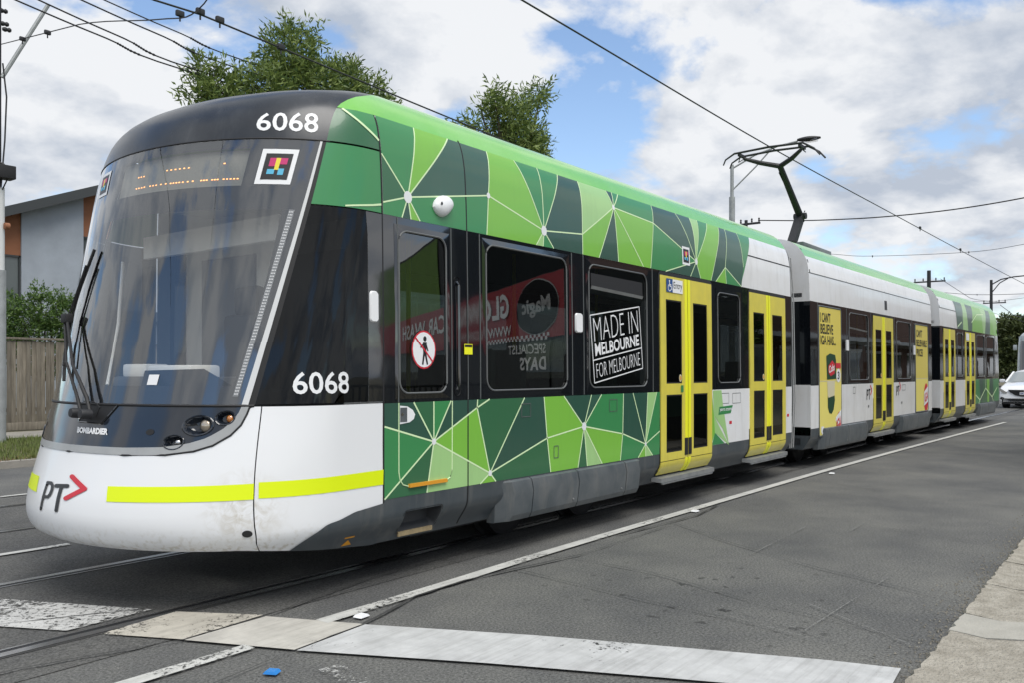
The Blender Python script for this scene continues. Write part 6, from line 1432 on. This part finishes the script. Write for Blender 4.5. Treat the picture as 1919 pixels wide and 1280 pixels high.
# ------------------------------------------------------------------ second tram following, far back
t2 = empty('following_tram', (55.5, 0, 0), R(-2.0)); tag(t2, 'pale grey tram following far back at the right edge', 'tram')
def S2(u, z): p = S0(u, z); return Vector((p.x - 2.4, p.y, p.z * 1.13))
palegrey = mat('pale_grey_paint', (.36, .40, .41), .3, coat=.4)
mb = MB()
def band2(mb, z0, z1, u0, u1, mi, nz=6, nu=32, off=0): mb.grid([[S2(u0 + (u1 - u0) * i / nu, z0 + (z1 - z0) * j / nz) + Vector((-off, 0, 0)) for j in range(nz + 1)] for i in range(nu + 1)], mi)
band2(mb, .3, 3.04, -1.3, 1.3, 0, 20); mb.grid([[S2(max(-1, min(1, -1.3 + 2.6 * i / 32)), z) for z in ZR] for i in range(33)], 0)
obj('front_shell', mb, palegrey, t2)
mb = MB(); band2(mb, 1.2, 2.8, -.66, .66, 0, off=.02); wsn = obj('windscreen', mb, black, t2)
mb = MB(); mb.grid([[S2(-.45 + .9 * i / 8, 2.45 + .2 * j) + Vector((-.03, 0, 0)) for j in range(2)] for i in range(9)]); obj('destination_display', mb, paintwhite, wsn)
mb = MB(); mb.box(1.4, 22, -1.30, 1.30, .32, 3.45); obj('body', mb, palegrey, t2)
for s in (-1, 1):
    mb = MB(); mb.bbox((1.0, s * 1.42, 2.75), (.12, .2, .3), .04); obj('mirror', mb, palegrey, t2)
    mb = MB(); mb.box(1.6, 21.8, s * 1.302, s * 1.306, 1.35, 2.7); obj('side_glazing', mb, black, t2)

# ------------------------------------------------------------------ buildings on the near side (seen mirrored in the tram's windows)
cwb = empty('car_wash_building', (17.5, -12.2, 0)); tag(cwb, 'car wash building with red sign, reflected in the dark tram windows', 'building')
A = Vector((13.2, -5.9, 0)); Bv = Vector((23.4, -21.5, 0)); ax = (Bv - A).normalized(); LEN = (Bv - A).length; nrm = Vector((ax.y, -ax.x, 0))
if nrm.x > 0: nrm = -nrm
def CWP(s, z, o=0.0): return A + ax * s + nrm * o + Vector((0, 0, z)) - Vector((17.5, -12.2, 0))
def cwq(mb, s0, s1, z0, z1, o, mi=0): mb.add([CWP(s0, z0, o), CWP(s1, z0, o), CWP(s1, z1, o), CWP(s0, z1, o)], [(0, 1, 2, 3)], mi)
limew = mat('lime_wall', (.13, .25, .03), .7, var=.2, vscale=2); redsign = mat('sign_red', (.30, .014, .020), .6); darkwall = mat('dark_wall', (.030, .034, .034), .7, var=.3, vscale=3)
mb = MB(); cwq(mb, .6, 8, 0, 3.55, 0); cwq(mb, 8, LEN, 0, 5.8, 0); cwq(mb, 8, LEN, 0, 5.8, -4.0); cwq(mb, .6, 8, 0, 3.55, -4.0); mb.add([CWP(.6, 0, 0), CWP(.6, 3.55, 0), CWP(.6, 3.55, -4), CWP(.6, 0, -4)], [(0, 1, 2, 3)]); mb.add([CWP(8, 3.55, 0), CWP(8, 5.8, 0), CWP(8, 5.8, -4), CWP(8, 3.55, -4)], [(0, 1, 2, 3)]); mb.add([CWP(.6, 3.55, 0), CWP(8, 3.55, 0), CWP(8, 3.55, -4), CWP(.6, 3.55, -4)], [(0, 1, 2, 3)]); mb.add([CWP(LEN, 0, 0), CWP(LEN, 5.8, 0), CWP(LEN, 5.8, -4), CWP(LEN, 0, -4)], [(0, 1, 2, 3)]); mb.add([CWP(8, 5.8, 0), CWP(LEN, 5.8, 0), CWP(LEN, 5.8, -4), CWP(8, 5.8, -4)], [(0, 1, 2, 3)]); obj('wall', mb, darkwall, cwb)
mb = MB(); cwq(mb, 9.5, LEN - .5, 3.5, 5.7, .03); obj('green_fascia', mb, limew, cwb)
mb = MB(); cwq(mb, .1, LEN, 2.20, 3.52, .05); sg = obj('sign_board', mb, redsign, cwb)
cwfn = lambda s, z, o: CWP(s, z, o)
mb = MB(); text_on(mb, 'GLOWN', rectq(3.4, 7.4, 2.78, 3.38), .07, fn=cwfn, bold=.03); text_on(mb, 'CAR WASH', rectq(8.8, 14.4, 2.72, 3.28), .07, fn=cwfn, bold=.02); text_on(mb, 'WWW.GLOWN', rectq(3.4, 7.2, 2.36, 2.62), .07, fn=cwfn, bold=.01); obj('sign_lettering', mb, mat('sign_white', (.75, .75, .74), .5), sg)
mb = MB(); 
pts = [(1.85 + 1.15 * math.cos(2 * math.pi * i / 28), 2.88 + .58 * math.sin(2 * math.pi * i / 28)) for i in range(28)]; polyfill(mb, [(1.85 + (x - 1.85) * 1.025, 2.88 + (z - 2.88) * 1.045) for x, z in pts], .06, fn=cwfn, mi=1); polyfill(mb, pts, .07, fn=cwfn, mi=0); text_on(mb, 'Magic', rectq(1.1, 2.6, 2.68, 3.1), .08, fn=cwfn, bold=.03, mi=1); obj('oval_sign', mb, [mat('sign_black', (.012, .012, .013), .9, spec=.1), mat('sign_grey', (.34, .34, .33), .6)], sg)
mb = MB(); cwq(mb, 1.2, 5.2, 1.0, 2.2, .04, 0); obj('notice_board', mb, darkwall, cwb)
mb = MB(); text_on(mb, 'SPECIALIST', rectq(1.4, 3.6, 1.86, 2.08), .06, fn=cwfn, bold=.01); text_on(mb, 'DAYS', rectq(1.4, 2.9, 1.48, 1.78), .06, fn=cwfn, bold=.03)
for i in range(34):
    for j in range(2):
        if (i + j) % 2: cwq(mb, 1.2 + i * .118, 1.2 + (i + 1) * .118, 2.16 + j * .07, 2.23 + j * .07, .062)
obj('notice_lettering', mb, MATS['sign_white'], cwb)
rlg = empty('footpath_railing', (9, -7.4, 0)); tag(rlg, 'dark upright bar railing reflected in the lower tram windows', 'railing')
barm = MB(); barm.box(-.012, .012, -.012, .012, 0, 1.15); br0 = obj('bar', barm, darkmetal, rlg); br0.location = (-3.0, 0, .05)
for i in range(1, 46):
    o = br0.copy(); C.objects.link(o); o.parent = rlg; o.location = (-3.0 + i * .14, 0, .05)
mb = MB(); mb.box(-3.1, 3.5, -.02, .02, 1.17, 1.21); mb.box(-3.1, 3.5, -.02, .02, .12, .16); obj('top_rail', mb, darkmetal, rlg)
brick = mat('brick_wall', (.16, .085, .055), .85, var=.35, vscale=20, vcol=(.10, .055, .04))
def shopfront(label, x0, x1, y, h, m, n):
    e = empty('shop_building', ((x0 + x1) / 2, y, 0)); tag(e, label, 'building', 'buildings on the near side'); c_ = (x0 + x1) / 2
    mb = MB(); mb.box(x0 - c_, x1 - c_, -8, 0, 0, h); obj('wall', mb, m, e)
    for i in range(n):
        a = x0 - c_ + (x1 - x0) * (i + .15) / n; b_ = x0 - c_ + (x1 - x0) * (i + .85) / n
        mb = MB(); mb.box(a, b_, -.02, .03, .5, 2.6); w_ = obj('window', mb, winglass, e); mb = MB(); mb.box(a - .06, b_ + .06, -.01, .05, 2.6, 2.75); obj('lintel', mb, paintwhite, w_)
    mb = MB(); mb.box(x0 - c_ - .2, x1 - c_ + .2, .0, 1.8, 3.0, 3.2); obj('awning', mb, rimgrey, e)
    return e
shopfront('red brick shop row with awning on the near side further along', 27, 47, -11, 7.0, brick, 6)
shopfront('dark brick shop row at the end of the near side', 49, 80, -11.5, 6.5, brick, 8)
shopfront('grey rendered shop on the near side past the car wash', 24.5, 26.8, -10.5, 4.5, wallgrey, 1)
n_tree = [(30, -9.9, 3.6, 1.2, 1.0, 1.2), (30.3, -9.9, 4.4, .9, .9, .8), (29.5, -9.9, 2.9, .9, .9, .8)]
tree('footpath_tree', 'leafy street tree on the near footpath reflected in the middle section windows', (30, -9.9, 0), n_tree, 7000, .2, .08, leafB, th=.14, fork=(30, -9.9, 2.0))
